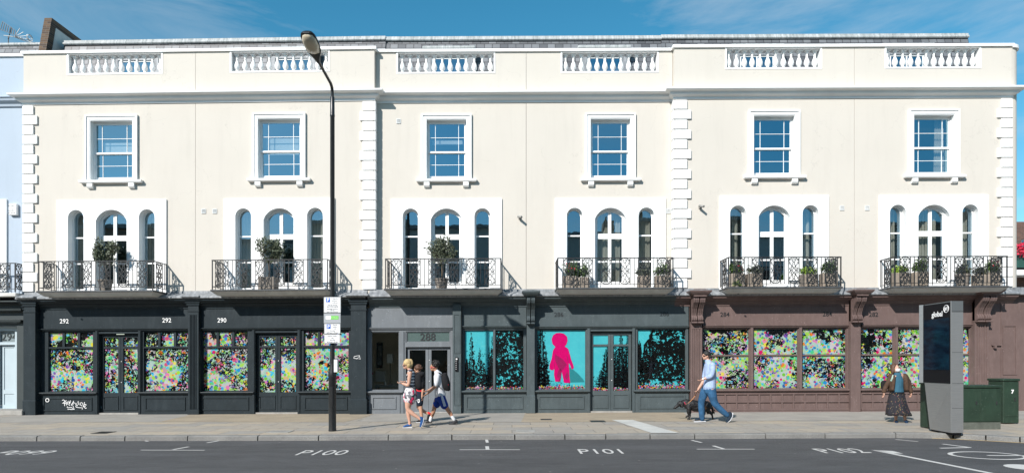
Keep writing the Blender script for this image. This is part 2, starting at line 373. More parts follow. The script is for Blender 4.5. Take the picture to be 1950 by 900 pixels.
# printed films
PAL=[(.16,.55,.03),(.42,.72,.05),(.02,.30,.72),(.02,.10,.42),(.75,.01,.16),(.82,.22,.50),(.88,.22,.02),(.88,.72,.06),(.22,.08,.42),(.10,.62,.30),(.05,.55,.85),(.40,.68,.10)]
def vinyl(name,blk=.0,pale=(.66,.60,.68),lines=.5,seed=0.0):
    g=G(name); gg=g.n('ShaderNodeNewGeometry'); sp=g.n('ShaderNodeSeparateXYZ'); cb=g.n('ShaderNodeCombineXYZ'); g.L.new(gg.outputs['Position'],sp.inputs[0])
    g.L.new(g.math('ADD',sp.outputs[0],seed),cb.inputs[0]); g.L.new(sp.outputs[2],cb.inputs[1]); V=cb.outputs[0]; Z=sp.outputs[2]
    base=g.mix(g.ramp(g.noise(V,2.2,3,.5),[(.40,(0,0,0)),(.58,(1,1,1))]),pale,(.40,.60,.55))
    base=g.mix(g.ramp(g.noise(V,3.1,2,.5,.3),[(.55,(0,0,0)),(.62,(1,1,1))]),base,(.52,.66,.36))
    k=0
    for sc,Rr,thr in ((4.2,.46,.30),(6.2,.46,.38),(8.0,.46,.48),(10.5,.46,.58),(5.2,.36,.62),(13,.44,.75)):
        k+=1; v=g.n('ShaderNodeTexVoronoi',voronoi_dimensions='2D'); mm=g.n('ShaderNodeMapping'); mm.inputs['Location'].default_value=(k*7.31,k*3.77,0); g.L.new(V,mm.inputs['Vector']); g.set(v,Vector=mm.outputs[0],Scale=sc)
        s3=g.n('ShaderNodeSeparateColor'); g.L.new(v.outputs['Color'],s3.inputs[0])
        rad=g.math('MULTIPLY',g.math('ADD',g.math('MULTIPLY',s3.outputs[0],.6),.4),Rr)
        disc=g.math('MULTIPLY',g.math('LESS_THAN',v.outputs['Distance'],rad),g.math('GREATER_THAN',s3.outputs[2],thr))
        pc=g.ramp(s3.outputs[1],[(i/len(PAL),PAL[(i*5+k)%len(PAL)]) for i in range(len(PAL))],'CONSTANT')
        base=g.mix(g.math('MULTIPLY',disc,(.45,.85,.92,.95,1.0,.95)[k-1]),base,pc)
    fld=g.noise(V,1.25,2,.5)                                    # where the brush strokes gather
    sq=g.noise(V,8.5,1.5,.5,.9); ln=g.math('LESS_THAN',g.math('ABSOLUTE',g.math('SUBTRACT',sq,.5)),.050)
    mm=g.n('ShaderNodeMapping'); mm.inputs['Location'].default_value=(41,17,0); g.L.new(V,mm.inputs['Vector'])
    sq2=g.noise(mm.outputs[0],6.5,1.5,.5,.9); ln2=g.math('LESS_THAN',g.math('ABSOLUTE',g.math('SUBTRACT',sq2,.48)),.045)
    lm=g.math('GREATER_THAN',g.math('ADD',fld,g.math('MULTIPLY',g.noise(V,8,2,.5),.15)),1.08-lines); lm2=g.math('GREATER_THAN',fld,1.04-lines)
    ink=g.math('MAXIMUM',g.math('MULTIPLY',ln,lm),g.math('MULTIPLY',ln2,lm2))
    top=g.math('MULTIPLY',g.math('SUBTRACT',Z,1.7),.13 if blk>0 else .02)
    fb=g.n('ShaderNodeMapping'); fb.inputs['Location'].default_value=(13,29,0); g.L.new(V,fb.inputs['Vector'])
    sol=g.math('GREATER_THAN',g.math('ADD',g.math('ADD',g.math('MULTIPLY',g.noise(fb.outputs[0],1.4,2,.5),.8),g.math('MULTIPLY',g.noise(V,7,4,.7),.40)),top),.78-blk)
    c=g.mix(g.math('MAXIMUM',ink,sol),base,(.004,.004,.005))
    return g.out(c,.5,0,.12)
M['vinA']=vinyl('dotted_film_a',.04,lines=.54,seed=0)
M['vinB']=vinyl('dotted_film_b',.05,(.70,.50,.60),lines=.54,seed=31)
M['vinC']=vinyl('dotted_film_c',.04,lines=.53,seed=77)
def cyanm():
    g=G('cyan_film'); n=g.noise(g.pos(),5,5,.7); c=g.ramp(n,[(.3,(.075,.54,.68)),(.6,(.10,.60,.72)),(.8,(.20,.66,.76))]); return g.out(c,.5,0,.12)
M['cyan']=cyanm()
def inkm():
    g=G('black_leaf_print'); p=g.pos(); n=g.noise(p,13,4,.7,.5); m=g.math('GREATER_THAN',g.math('ADD',n,g.math('MULTIPLY',g.noise(p,1.9,2,.5),.6)),.90)
    n2=g.noise(p,5,2,.5); c=g.mix(m,(.005,.006,.007),(.08,.58,.70)); return g.out(c,.5,0,.12)
M['ink']=inkm()
def flat(name,c,rough=.6,metal=0,spec=None): 
    g=G(name); return g.out(c,rough,metal,spec)
M['black']=flat('matt_black',(.006,.006,.008),.5,0,.2); M['numwhite']=flat('white_lettering',(.75,.75,.75),.5); M['numblack']=flat('black_lettering',(.012,.014,.016),.5)
M['magenta']=paint('magenta_print',(.80,.0,.19),.5,.10,9,0,spec=.1)
M['flower']=vinyl('flower_print',.02,lines=.45,seed=150)
# ------------------------------------------------------------------ ground
def struct(name,mb,mat,**k): return tag(obj(name,mb,mat,**k),kind='structure')
KY=-6.2
def kerbline(n=60):
    pts=[(x,KY) for x in (-60,-40,-30)]+[(-22+i*(30.0/24),KY) for i in range(25)]
    pts=[p for p in pts if p[0]<8.4]
    # the kerb swings out towards the road at the right
    for i in range(13):
        t=i/12; pts.append((8.6+t*2.6,KY-1.35*(t*t*(3-2*t))))
    pts+=[(14,KY-1.75),(20,KY-1.9),(60,KY-1.9)]
    return pts
KL=kerbline()
g_=MB().add([(-400,-300,-.14),(400,-300,-.14),(400,400,-.14),(-400,400,-.14)],[(0,1,2,3)])
gr=struct('ground',g_,M['slabs'])
r_=MB().add([(-120,-20,-.10),(120,-20,-.10),(120,-5.0,-.10),(-120,-5.0,-.10)],[(0,1,2,3)])
struct('road',r_,M['asphalt'])
p_=MB(); n=len(KL)
poly=[(x,y+.14) for x,y in KL]+[(60,0.4),(-60,0.4)]
t=tessellate_polygon([[Vector((p[0],p[1],0)) for p in poly]]); p_.add([(p[0],p[1],0) for p in poly],[tuple(q) for q in t])
p_.add([(15.4,.4,0),(60,.4,0),(60,60,0),(15.4,60,0)],[(0,1,2,3)])
struct('pavement',p_,M['flags'])
# surfacing patches on the back half of the pavement
def patch(name,pts,mat,z): 
    t=tessellate_polygon([[Vector((p[0],p[1],0)) for p in pts]]); return struct(name,MB().add([(p[0],p[1],z) for p in pts],[tuple(q) for q in t]),mat)
def GP(px,py,h=0.0):     # pixel on the pavement or road plane -> plan point
    x=0
    for _ in range(5):
        hh=CZ-h-gz(x); d=hh*F/(py-690); x=(px-975)*d/F
    return (x,d-CD)
patch('gravel_surfacing',[GP(300,803),GP(350,792),GP(372,783.5),(-4.2,-.02),GP(690,795),GP(655,803)],M['buff'],.004)
patch('gravel_surfacing',[(.42,-.02),GP(992,803),GP(1320,801),(5.2,-.25),(4.9,-.02)],M['buff'],.004)
patch('worn_paving',[(-15,-.05),(-15,-3.0),GP(300,803),GP(350,792),GP(372,783.5)],M['slabs'],.004)
patch('worn_paving',[(-4.2,-.02),(-4.0,-2.9),GP(992,803),(.42,-.02)],M['slabs'],.005)
patch('worn_paving',[(5.2,-.25),GP(1320,801),(9.0,-3.1),(15.6,-3.1),(15.6,-.05)],M['slabs'],.004)
patch('pale_repair',[GP(1165,799),GP(1205,799),GP(1292,824),GP(1240,824)],gravelly('pale_concrete_paving',(.42,.42,.40),(.55,.55,.53)),.008)
# kerb stones
kb=MB()
def along(pts,step):
    seg=[];acc=[0]
    for a,b in zip(pts,pts[1:]): acc.append(acc[-1]+math.dist(a,b))
    def at(d):
        for i in range(len(pts)-1):
            if d<=acc[i+1]: 
                u=(d-acc[i])/(acc[i+1]-acc[i]); return (pts[i][0]+(pts[i+1][0]-pts[i][0])*u,pts[i][1]+(pts[i+1][1]-pts[i][1])*u)
        return pts[-1]
    return at,acc[-1]
at,LT=along(KL,1)
d=30.0
while d<LT-30:
    l=rnd.uniform(.85,1.6) if at(d)[0]<8.2 else .55
    a=at(d+.012);b=at(d+l-.012); dx=b[0]-a[0];dy=b[1]-a[1];q=math.hypot(dx,dy);nx,ny=-dy/q,dx/q
    j=rnd.uniform(-.006,.006); zt=.004+rnd.uniform(-.005,.006); W=.17
    def P(p,off,z): return (p[0]+nx*(off+j),p[1]+ny*(off+j),z)
    vs=[P(a,0,-.13),P(b,0,-.13),P(a,.005,zt-.022),P(b,.005,zt-.022),P(a,.028,zt),P(b,.028,zt),P(a,W,zt+.002),P(b,W,zt+.002),P(a,W,-.13),P(b,W,-.13)]
    kb.add(vs,[(0,1,3,2),(2,3,5,4),(4,5,7,6),(6,7,9,8),(0,2,4,6,8),(1,9,7,5,3)])
    d+=l
struct('kerb',kb,M['kerb'])
# road paint
RZ=-.10
def rmark(name,quads,mat=None,z=.004):
    mb=MB()
    for q in quads: mb.add([(p[0],p[1],RZ+z) for p in q],[tuple(range(len(q)))])
    return struct(name,mb,mat or M['mark'])
def RP(px,py): return GP(px,py,RZ)
def strip(a,b,w):
    dx=b[0]-a[0];dy=b[1]-a[1];q=math.hypot(dx,dy);nx,ny=-dy/q*w/2,dx/q*w/2
    return [(a[0]+nx,a[1]+ny),(a[0]-nx,a[1]-ny),(b[0]-nx,b[1]-ny),(b[0]+nx,b[1]+ny)]
for a,b,c,dd in (((265,857),(388,857),(327,856),(357,850.5)),((875,855.5),(990,855.5),(928.5,855),(927.5,849)),((1327,854.5),(1437,854.5),(1378,854),(1358,848))):
    rmark('bay_marking',[strip(RP(*a),RP(*b),.06),strip(RP(*c),RP(*dd),.07)])
for a,b in (((392,843),(418,838.5)),((928,842),(926.5,836.5)),((1336,842),(1317,837.5)),((270,838.5),(278,840.5)),((1705,836),(1748,840))): rmark('kerb_tick_marking',[strip(RP(*a),RP(*b),.06)])
def flattext(name,txt,px,py,size,w,mat):
    tm=textmb(txt,1.0,.001,.0); xs=[v[0] for v in tm.v]; sx=w/(max(xs)-min(xs)); p=RP(px,py)
    mb=MB(); mb.add([(v[0]*sx+p[0],p[1]+v[2]*size,RZ+.003+ -v[1]) for v in tm.v],tm.f); return struct(name,mb,mat)
flattext('bay_number_marking','P100',606,865.5,.90,.86,M['mark'])
flattext('bay_number_marking','P101',1150,862.8,.86,.78,M['mark'])
flattext('bay_number_marking','P102',1616,861.5,.84,.82,M['mark'])
flattext('bay_number_marking','P099',18,866.5,.80,.95,M['mark'])
rmark('lane_line_marking',[strip(RP(1668,857),RP(1930,909),.10),[RP(1658,856),RP(1700,858),RP(1720,863),RP(1700,862.5)]])
rmark('chevron_marking',[strip(RP(1795,844.7),RP(1848,851.3),.08),strip(RP(1790,852.7),RP(1848,851.3),.08)])
a=[KL[i] for i in range(len(KL)) if KL[i][0]>8.7]
rmark('yellow_line_marking',[[(p[0],p[1]-.06),(q[0],q[1]-.06),(q[0],q[1]-.12),(p[0],p[1]-.12)] for p,q in zip(a,a[1:])],M['yellowmark'])
def ring(c,rx,ry,w,n=40,a0=0,a1=2*math.pi,z=0):
    q=[]
    for i in range(n):
        t0=a0+(a1-a0)*i/n;t1=a0+(a1-a0)*(i+1)/n
        q.append([(c[0]+rx*math.cos(t0),c[1]+ry*math.sin(t0)),(c[0]+(rx-w)*math.cos(t0),c[1]+(ry-w)*math.sin(t0)),(c[0]+(rx-w)*math.cos(t1),c[1]+(ry-w)*math.sin(t1)),(c[0]+rx*math.cos(t1),c[1]+ry*math.sin(t1))])
    return q
c0=RP(1880,866.5); rx=.60
c1=(c0[0]+1.3,c0[1]-.15)
rmark('cycle_symbol_marking',ring(c0,rx,.50,.075)+ring(c1,rx,.50,.075)+[strip(c0,(c0[0]+.75,c0[1]-.05),.08),strip((c0[0]+.55,c0[1]-.15),(c0[0]+1.2,c0[1]-.6),.09),strip((c0[0]+.2,c0[1]-.72),(c0[0]+.75,c0[1]-.62),.16),strip((c0[0]+.35,c0[1]-.80),(c0[0]+.8,c0[1]-.72),.07)],z=.0045)
rmark('cycle_symbol_marking',[[(RP(1955,889)[0]+.28*math.cos(t*.3),RP(1955,889)[1]+.30*math.sin(t*.3)) for t in range(21)]],z=.0035)
# small iron covers and litter
def cover(px,py,w,l):
    p=GP(px,py); m=MB().box(p[0]-w/2,p[0]+w/2,p[1]-l/2,p[1]+l/2,0,.010); 
    for i in range(5): m.box(p[0]-w/2+.03+i*(w-.08)/5,p[0]-w/2+.05+i*(w-.08)/5,p[1]-l/2+.04,p[1]+l/2-.04,.010,.014)
    return m
for i,(px,py,w,l,lab) in enumerate(((1001,820.5,.42,.5,'iron access cover in the pavement in front of the tree picture window'),(1040,798,.30,.3,'small iron cover in the pavement left of the pale slabs'),(1138,801.5,.38,.4,'dark iron cover in the pavement beside the pale repaired slabs'),(533,821.5,.5,.45,'pale worn cover in the pavement left of the lamp post'),(192,824,.34,.4,'small dark iron drain cover near the kerb on the far left'))):
    tag(obj('access_cover',cover(px,py,w,l),M['stone'] if i in (0,3) else M['iron'],origin=(*GP(px,py),0)),lab,'access cover','iron covers set in the pavement')

# ------------------------------------------------------------------ shared pieces
def arch_top(cx,hw,zs,rise,n=14):
    """points from right springing over the crown to the left springing"""
    Rr=(hw*hw+rise*rise)/(2*rise); zc=zs+rise-Rr; a=math.asin(min(1,hw/Rr)); 
    if rise>hw: a=math.pi-a
    return [(cx+Rr*math.sin(a-2*a*i/n),zc+Rr*math.cos(a-2*a*i/n)) for i in range(n+1)]
def arch_z(cx,hw,zs,rise,x):
    Rr=(hw*hw+rise*rise)/(2*rise); zc=zs+rise-Rr; return zc+math.sqrt(max(0,Rr*Rr-(x-cx)**2))
def arch(cx,hw,z0,zs,rise): return [(cx-hw,z0),(cx+hw,z0)]+arch_top(cx,hw,zs,rise)
def rect(x0,x1,z0,z1): return [(x0,z0),(x1,z0),(x1,z1),(x0,z1)]
def col_hole(xa,xb,z0,cx,hw,zs,rise,n=8):
    pts=[(xa,z0),(xb,z0)]
    for i in range(n+1):
        x=xb+(xa-xb)*i/n; pts.append((x,min(arch_z(cx,hw,zs,rise,x),99)))
    return pts
# wrought iron scroll panel, centred on (0,0), .30 x .74, in the xz plane
def spiral(cx,cz,r0,turn,a0,sgn,n=16,r1=.010):
    return [(cx+(r0+(r1-r0)*i/n)*math.cos(a0+sgn*turn*i/n),0,cz+(r0+(r1-r0)*i/n)*math.sin(a0+sgn*turn*i/n)) for i in range(n+1)]
def scroll_mb(r=.0115):
    m=MB()
    def T(p): m.tube(p,r,4,False,up=(0,1,0))
    for sx in (-1,1):
        for sz in (-1,1):
            f=lambda pts:[(x*sx,y,z*sz) for x,y,z in pts]
            T(f([(0,0,.075),(.055,0,.0)]))
            T(f([(.022,0,.165),(.045,0,.13),(.035,0,.10),(0,0,.075)]))
            T(f([(0,0,.235),(.020,0,.225),(.030,0,.195),(.022,0,.165)]) )
            T(f(spiral(.100,.055,.030,4.6,-2.0,1)))
            T(f([(.072,0,.035),(.060,0,.07),(.062,0,.13),(.085,0,.17),(.112,0,.18)]+spiral(.108,.205,.028,4.4,-1.2,1,12)[2:]))
            T(f([(0,0,.235),(.03,0,.25),(.055,0,.285)]+spiral(.030,.295,.026,4.2,-.3,1,12)[1:]))
            T(f(spiral(.098,.295,.034,5.0,2.6,-1)))
            T(f([(.126,0,.325),(.142,0,.30),(.142,0,.25),(.118,0,.235)]))
            T(f([(.055,0,0),(.085,0,.012),(.11,0,.0)]))
            T(f([(0,0,.345),(.035,0,.355),(.08,0,.34),(.10,0,.33)]))
    return m
SCR=scroll_mb()
def railing(par,x0,x1,yf,yw,z0,z1,n=6,sides=True,right=True,left=True):
    m=MB(); r=.009
    m.box(x0-.015,x1+.015,yf-.018,yf+.018,z1-.012,z1+.012); m.box(x0,x1,yf-.008,yf+.008,z0-.008,z0+.008)
    for s_,x in ((left,x0),(right,x1)):
        if not s_: continue
        m.box(x-.018,x+.018,yf+.0181,yw,z1-.012,z1+.012); m.box(x-.008,x+.008,yf+.0081,yw,z0-.008,z0+.008)
        m.box(x-.014,x+.014,yf-.0139,yf+.0139,z0-.09,z1-.0121); 
        for yy in (yw-.10,yw-.02): m.box(x-.008,x+.008,yy-.008,yy+.008,z0+.009,z1-.0121)
        yc=(yf+yw)/2-.02
        for yy in (yc-.17,yc+.17): m.box(x-.008,x+.008,yy-.008,yy+.008,z0-.09,z1-.0121)
    per=(x1-x0-.32)/ (n-1+.55); sw=.30; st=x0+(x1-x0-((n-1)*per+sw))/2
    for i in range(n):
        xa=st+i*per
        for x in (xa-.005,xa+sw+.005): m.box(x-.008,x+.008,yf-.0079,yf+.0079,z0+.0081,z1-.0121)
        if i<n-1: 
            xm=xa+sw+(per-sw)/2; m.box(xm-.008,xm+.008,yf-.0079,yf+.0079,z0-.07 if i%2 else z0+.0081,z1-.0121)
    o=obj('railing',m,M['iron'],par)
    out=[]
    h=(z1-z0)/.735
    for i in range(n):
        xc=st+i*per+sw/2; s=MB(); s.v=[(v[0]+xc,v[1]+yf,v[2]*h+(z0+z1)/2) for v in SCR.v]; s.f=SCR.f; s.m=SCR.m
        obj('scroll_panel',s,M['iron'],par)
    for s_,x in ((left,x0),(right,x1)):
        if not s_: continue
        yc=(yf+yw)/2-.02; s=MB(); s.v=[(x+v[1],yc+v[0],v[2]*h+(z0+z1)/2) for v in SCR.v]; s.f=SCR.f; s.m=SCR.m
        obj('scroll_panel',s,M['iron'],par)
def baluster_prof(z0,z1):
    H=z1-z0; pr=[(.055,0),(.055,.05),(.040,.07),(.036,.10),(.050,.13),(.078,.22),(.086,.32),(.080,.42),(.056,.56),(.034,.66),(.031,.72),(.042,.76),(.034,.78),(.034,.84),(.052,.90),(.060,.93),(.060,1.0)]
    return [(r,z0+H*t) for r,t in pr]
# plants
def leaves(mb,c,r,n,size,rn,flatness=1.0,shape=.5):
    for _ in range(n):
        while True:
            p=Vector((rn.uniform(-1,1),rn.uniform(-1,1),rn.uniform(-1,1)))
            if p.length<=1: break
        if rn.random()<shape: p=p.normalized()*rn.uniform(.6,1.05)
        q=Vector((c[0]+p.x*r[0],c[1]+p.y*r[1],c[2]+p.z*r[2]))
        a=Vector((rn.gauss(0,1),rn.gauss(0,1),rn.gauss(0,1)+.3)).normalized(); b=a.cross(Vector((rn.gauss(0,1),rn.gauss(0,1),rn.gauss(0,1)))).normalized()
        L=size*rn.uniform(.6,1.3); W=L*.28
        mb.add([q,q+a*L*.5+b*W,q+a*L,q+a*L*.5-b*W],[(0,1,2,3)])
def leafm(name,c1,c2):
    g=G(name); n=g.noise(g.pos(),38,2,.5); c=g.ramp(n,[(.35,c1),(.65,c2)]); return g.out(c,.55)
M['olive']=leafm('olive_leaves',(.045,.058,.032),(.13,.15,.095)); M['leaf']=leafm('green_leaves',(.03,.06,.015),(.10,.17,.04)); M['limeleaf']=leafm('lime_leaves',(.16,.28,.03),(.34,.48,.07))
M['bark']=paint('bark',(.10,.075,.05),.9,.3,20); M['terracotta']=paint('grey_fibre_pot',(.20,.175,.15),.85,.2,6); M['wood']=paint('weathered_wood_planter',(.26,.22,.18),.85,.25,9); M['soil']=flat('soil',(.03,.02,.015),.95)
def olive(x,y,z,label,h,spread,seed,grp,pot='pot',lean=0):
    rn=random.Random(seed); e=empty('potted_olive_tree',(x,y,z),label,'potted tree',grp)
    p=MB()
    if pot=='box': p.box(x-.24,x+.24,y-.2,y+.2,z,z+.40,.015); p2=z+.40
    else: p.lathe(x,y,[(.15,z),(.19,z+.30),(.21,z+.31),(.21,z+.36),(.17,z+.36),(.17,z+.33)],18); p2=z+.34
    obj('pot',p,M['terracotta'],e,smooth=True)
    t=MB(); tips=[]
    top=(x+lean,y,z+h*.52); t.tube([(x,y,p2-.05),(x+.02,y,z+h*.35),top],[.022,.018,.014],6)
    for i in range(9):
        a=rn.uniform(0,6.28); l=rn.uniform(.5,1.0); q=(top[0]+math.cos(a)*spread*l*.75,y+math.sin(a)*.16*l,top[2]+h*.42*rn.uniform(.3,1.0)); mid=((top[0]+q[0])/2+rn.uniform(-.03,.03),(y+q[1])/2,(top[2]+q[2])/2-.02)
        t.tube([top,mid,q],[.011,.008,.004],5); tips.append(q)
    obj('trunk',t,M['bark'],e)
    l=MB()
    for q in tips: leaves(l,q,(spread*.42,.14,h*.15),150,.075,rn,shape=.2)
    leaves(l,(top[0],y,top[2]+h*.12),(spread*.6,.15,h*.16),260,.075,rn)
    obj('crown',l,M['olive'],e); return e
def planter(x,y,z,w,h,label,grp,seed,kind='box',plant='mix',ph=.22):
    rn=random.Random(seed); e=empty('balcony_planter',(x,y,z),label,'planter',grp); p=MB()
    if kind=='box': p.box(x-w/2,x+w/2,y-.13,y+.13,z+.02,z+h,.012); p.box(x-w/2+.02,x-w/2+.07,y-.1,y+.1,z,z+.0195); p.box(x+w/2-.07,x+w/2-.02,y-.1,y+.1,z,z+.0195); mt=M['wood']
    else: r=w/2; p.lathe(x,y,[(r*.72,z),(r*.9,z+h*.8),(r,z+h*.82),(r,z+h),(r*.86,z+h),(r*.86,z+h*.9)],18); mt=M['terracotta']
    obj('pot',p,mt,e,smooth=(kind!='box'))
    l=MB(); 
    for i in range(int(11+w*18)):
        a=x+rn.uniform(-.42,.42)*w; b=y+rn.uniform(-.08,.08); hh=ph*rn.uniform(.5,1.25)
        l.tube([(a,b,z+h-.02),(a+rn.uniform(-.05,.05),b+rn.uniform(-.04,.04),z+h+hh)],[.004,.002],4)
        leaves(l,(a,b,z+h+hh*.6),(.085,.07,hh*.5),34,.06,rn)
    obj('foliage',l,M[{'mix':'leaf','olive':'olive','lime':'limeleaf'}[plant]],e)
    if plant=='mix' and seed%2==0:
        f=MB()
        for i in range(7): f.blob((x+rn.uniform(-.4,.4)*w,y-.1+rn.uniform(-.05,.05),z+h+ph*rn.uniform(.4,1.1)),(.018,.018,.018),nu=8,nv=6)
        obj('flowers',f,M['petal'],e)
    return e
M['petal']=flat('red_petals',(.55,.02,.06))
M['edge']=paint('dark_lead_edge',(.06,.065,.07),.6,.3,5)
# ------------------------------------------------------------------ the six terrace houses
Z1=3.72      # top of the shop lead work
UNITS=[
 dict(no='292',x0=-15.02,x1=-9.68,wy=-.2,u=-12.26,tw=.81,blk='L',look='leftmost cream terraced house over the charcoal shop with the white graffiti',bal=(130,308)),
 dict(no='290',x0=-9.68,x1=-4.18,wy=-.2,u=-7.09,tw=.81,blk='L',look='cream terraced house behind the lamp post over the charcoal shop numbered 290',bal=(440,626)),
 dict(no='288',x0=-4.18,x1=.435,wy=0.,u=-2.01,tw=.77,blk='C',look='cream terraced house in the middle with the grey doorway numbered 288',bal=(757,941)),
 dict(no='286',x0=.435,x1=4.93,wy=0.,u=3.02,tw=.77,blk='C',look='cream terraced house over the green grey shop with the magenta figure in its window',bal=(1070,1252)),
 dict(no='284',x0=4.93,x1=10.41,wy=-.2,u=7.96,tw=.78,blk='R',look='cream terraced house over the brown shop numbered 284 behind the man with the dog',bal=(1383,1563)),
 dict(no='282',x0=10.41,x1=15.20,wy=-.2,u=12.81,tw=.77,blk='R',look='cream terraced house with the rounded corner over the brown shop 282',bal=(1687,1866)),
]
CORN=[(0.0,9.50),(.03,9.50),(.03,9.56),(.05,9.565),(.12,9.60),(.14,9.615),(.15,9.68),(.17,9.685),(.27,9.70),(.29,9.715),(.30,9.765),(.0,9.82)]
COP=[(0,11.06),(.055,11.06),(.055,11.13),(.045,11.145),(-.32,11.15)]
SHOPM={'L':'shopdark','C':'shopgreen','R':'shopbrown'}
HE={}
for U in UNITS:
    x0,x1,wy,u=U['x0'],U['x1'],U['wy'],U['u']; back=0.25
    h=empty('terrace_house',((x0+x1)/2,wy,0),U['look'],'house','houses of the cream terrace'); HE[U['no']]=h; U['e']=h
    e0=.004; g0=.005
    tw=U['tw']; hp=1.70 if U['blk']!='R' else 1.66
    ZT0,ZT1=7.15,9.15; PT=6.56
    bx0,bx1=PX(U['bal'][0],wy),PX(U['bal'][1],wy); bz0,bz1=10.44,11.04
    # walls
    m=MB().plate(rect(x0+g0,x1-g0,Z1-.15,9.55),[rect(u-tw+.03,u+tw-.03,ZT0-.02,ZT1-.03),rect(u-hp+.02,u+hp-.02,Z1-.05,PT-.02)],wy,wy+.32)
    m.plate(rect(x0+g0,x1-g0,9.551,11.06),[rect(bx0,bx1,bz0,bz1)],wy,wy+.30)
    m.box(x0,x1,wy+.012,wy+.0125,Z1,9.5) if False else None
    obj('wall',m,M['cream'],h)
    # rooms
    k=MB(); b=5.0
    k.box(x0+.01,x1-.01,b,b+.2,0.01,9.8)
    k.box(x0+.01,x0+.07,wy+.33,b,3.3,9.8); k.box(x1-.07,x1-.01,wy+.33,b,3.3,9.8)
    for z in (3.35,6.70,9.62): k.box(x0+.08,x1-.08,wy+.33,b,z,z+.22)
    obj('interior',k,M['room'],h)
    # cornice, coping
    L=U['blk']; first=U['no'] in('292','284'); last=U['no'] in('290','282')
    bk=wy+.31 if L=='C' else .05
    el=.06 if first else 0; 
    m=MB().mould(x0+(0 if first else 0),x1,wy,wy+.3 if U['no']=='292' else bk if not last or L=='L' else wy+.1,CORN,left=first,right=last)
    obj('cornice',m,M['white'],h)
    m=MB().mould(x0,x1,wy,wy+.31,COP,left=first,right=last); obj('coping',m,M['white'],h)
    # balustrade in its white surround
    bal=empty('balustrade',((bx0+bx1)/2,wy,bz0),parent=h)
    m=MB().plate(rect(bx0-.035,bx1+.035,bz0-.035,bz1+.019),[rect(bx0+.012,bx1-.012,bz0+.012,bz1-.002)],wy-.012,wy+.296); obj('surround',m,M['white'],bal)
    nb=12; pitch=(bx1-bx0)/ (nb+.0)
    for i in range(nb):
        bx=bx0+pitch*(i+.5); mb=MB().lathe(bx,wy+.15,baluster_prof(bz0+.05,bz1-.05),14); mb.box(bx-.075,bx+.075,wy+.075,wy+.225,bz1-.049,bz1-.003); mb.box(bx-.07,bx+.07,wy+.08,wy+.22,bz0+.013,bz0+.049)
        obj('baluster',mb,M['white'],bal,smooth=True,ang=50)
    # mansard roof and dormer
    rf=MB(); ry0,ry1=wy+1.15,wy+1.75
    if L=='C': ry0-=.15; ry1-=.15
    xr1=x1 if U['no']!='282' else x1-.12
    xr0=x0 if U['no']!='292' else x0+.05
    rf.add([(xr0,ry0,9.85),(xr1,ry0,9.85),(xr1,ry1,12.22),(xr0,ry1,12.22),(xr0,ry1+5,9.85),(xr1,ry1+5,9.85),(xr0,ry1+5,12.22),(xr1,ry1+5,12.22)],[(0,1,2,3),(0,3,6,4),(1,5,7,2)])
    roof=obj('roof',rf,M['slate'],h)
    rg=MB().box(xr0,xr1,ry1-.04,ry1+5,12.20,12.33,0); rg.tube([(xr0,ry1-.04,12.22),(xr1,ry1-.04,12.22)],.05,8); obj('ridge_flashing',rg,M['ridge'],roof)
    gt=MB().box(x0,x1,wy+.30,ry0+.3,9.82,9.90); gt.box(x0,x1,ry0+.2,ry1+5,9.82,9.85); obj('gutter',gt,M['lead'],roof)
    dc=u-.03; dw=.78; dy=ry0+.10
    d=MB().plate(rect(dc-dw,dc+dw,9.9,11.65),[rect(dc-dw+.22,dc+dw-.22,10.42,11.42)],dy,dy+.08); d.box(dc-dw,dc-dw+.06,dy+.081,ry1,9.9,11.64); d.box(dc+dw-.06,dc+dw,dy+.081,ry1,9.9,11.64)
    dm=obj('dormer',d,M['lead'],h)
    lt=MB().box(dc-dw-.08,dc+dw+.08,dy-.09,ry0+.42,11.66,11.76,.02); lt.box(dc-dw-.02,dc+dw+.02,dy-.03,dy+.0,11.56,11.659); obj('dormer_roof',lt,M['ridge'],dm)
    obj('pane',MB().sheet(rect(dc-dw+.22,dc+dw-.22,10.42,11.42),dy+.05),M['topglass'],dm)
    fr=MB().plate(rect(dc-dw+.22,dc+dw-.22,10.42,11.42),[rect(dc-dw+.27,dc-.02,10.80,11.38),rect(dc+.02,dc+dw-.27,10.80,11.38),rect(dc-dw+.27,dc-.02,10.50,10.76),rect(dc+.02,dc+dw-.27,10.50,10.76)],dy+.03,dy+.048); obj('frame',fr,M['whitegloss'],dm)
    if U['no'] in('284','286'): # chairs and pots behind the balusters
        pass
    # ---- top window
    W=empty('sash_window',(u,wy,ZT0),parent=h)
    iw=tw-.16; it=ZT1-.165; 
    m=MB().plate(rect(u-tw,u+tw,ZT0,ZT1),[rect(u-iw,u+iw,ZT0+.02,it)],wy-.045,wy+.20)
    m.plate(rect(u-tw,u+tw,ZT0+.001,ZT1+.001),[rect(u-tw+.05,u+tw-.05,ZT0-.02,ZT1-.05)][:0] or [rect(u-tw+.045,u+tw-.045,ZT0+.01,ZT1-.045)],wy-.075,wy-.046)
    m.plate(rect(u-iw-.055,u+iw+.055,ZT0+.003,it+.055),[rect(u-iw-.025,u+iw+.025,ZT0+.012,it+.025)],wy-.058,wy-.0455)
    obj('architrave',m,M['white'],W)
    m=MB().mould(u-tw-.02,u+tw+.02,wy,wy+.02,[(0,7.065),(.10,7.065),(.125,7.08),(.13,7.10),(.14,7.15),(.04,7.165),(0,7.165)])
    for s in (-1,1):
        bx=u+s*(tw-.17); m.side([(wy-.0,6.90),(wy-.07,6.92),(wy-.10,6.96),(wy-.10,7.064),(wy,7.064)],bx-.085,bx+.085)
    obj('sill',m,M['white'],W)
    gx0,gx1,gz0,gz1=u-iw+.075,u+iw-.075,7.30,8.90; mz=8.03; ym=wy+.13
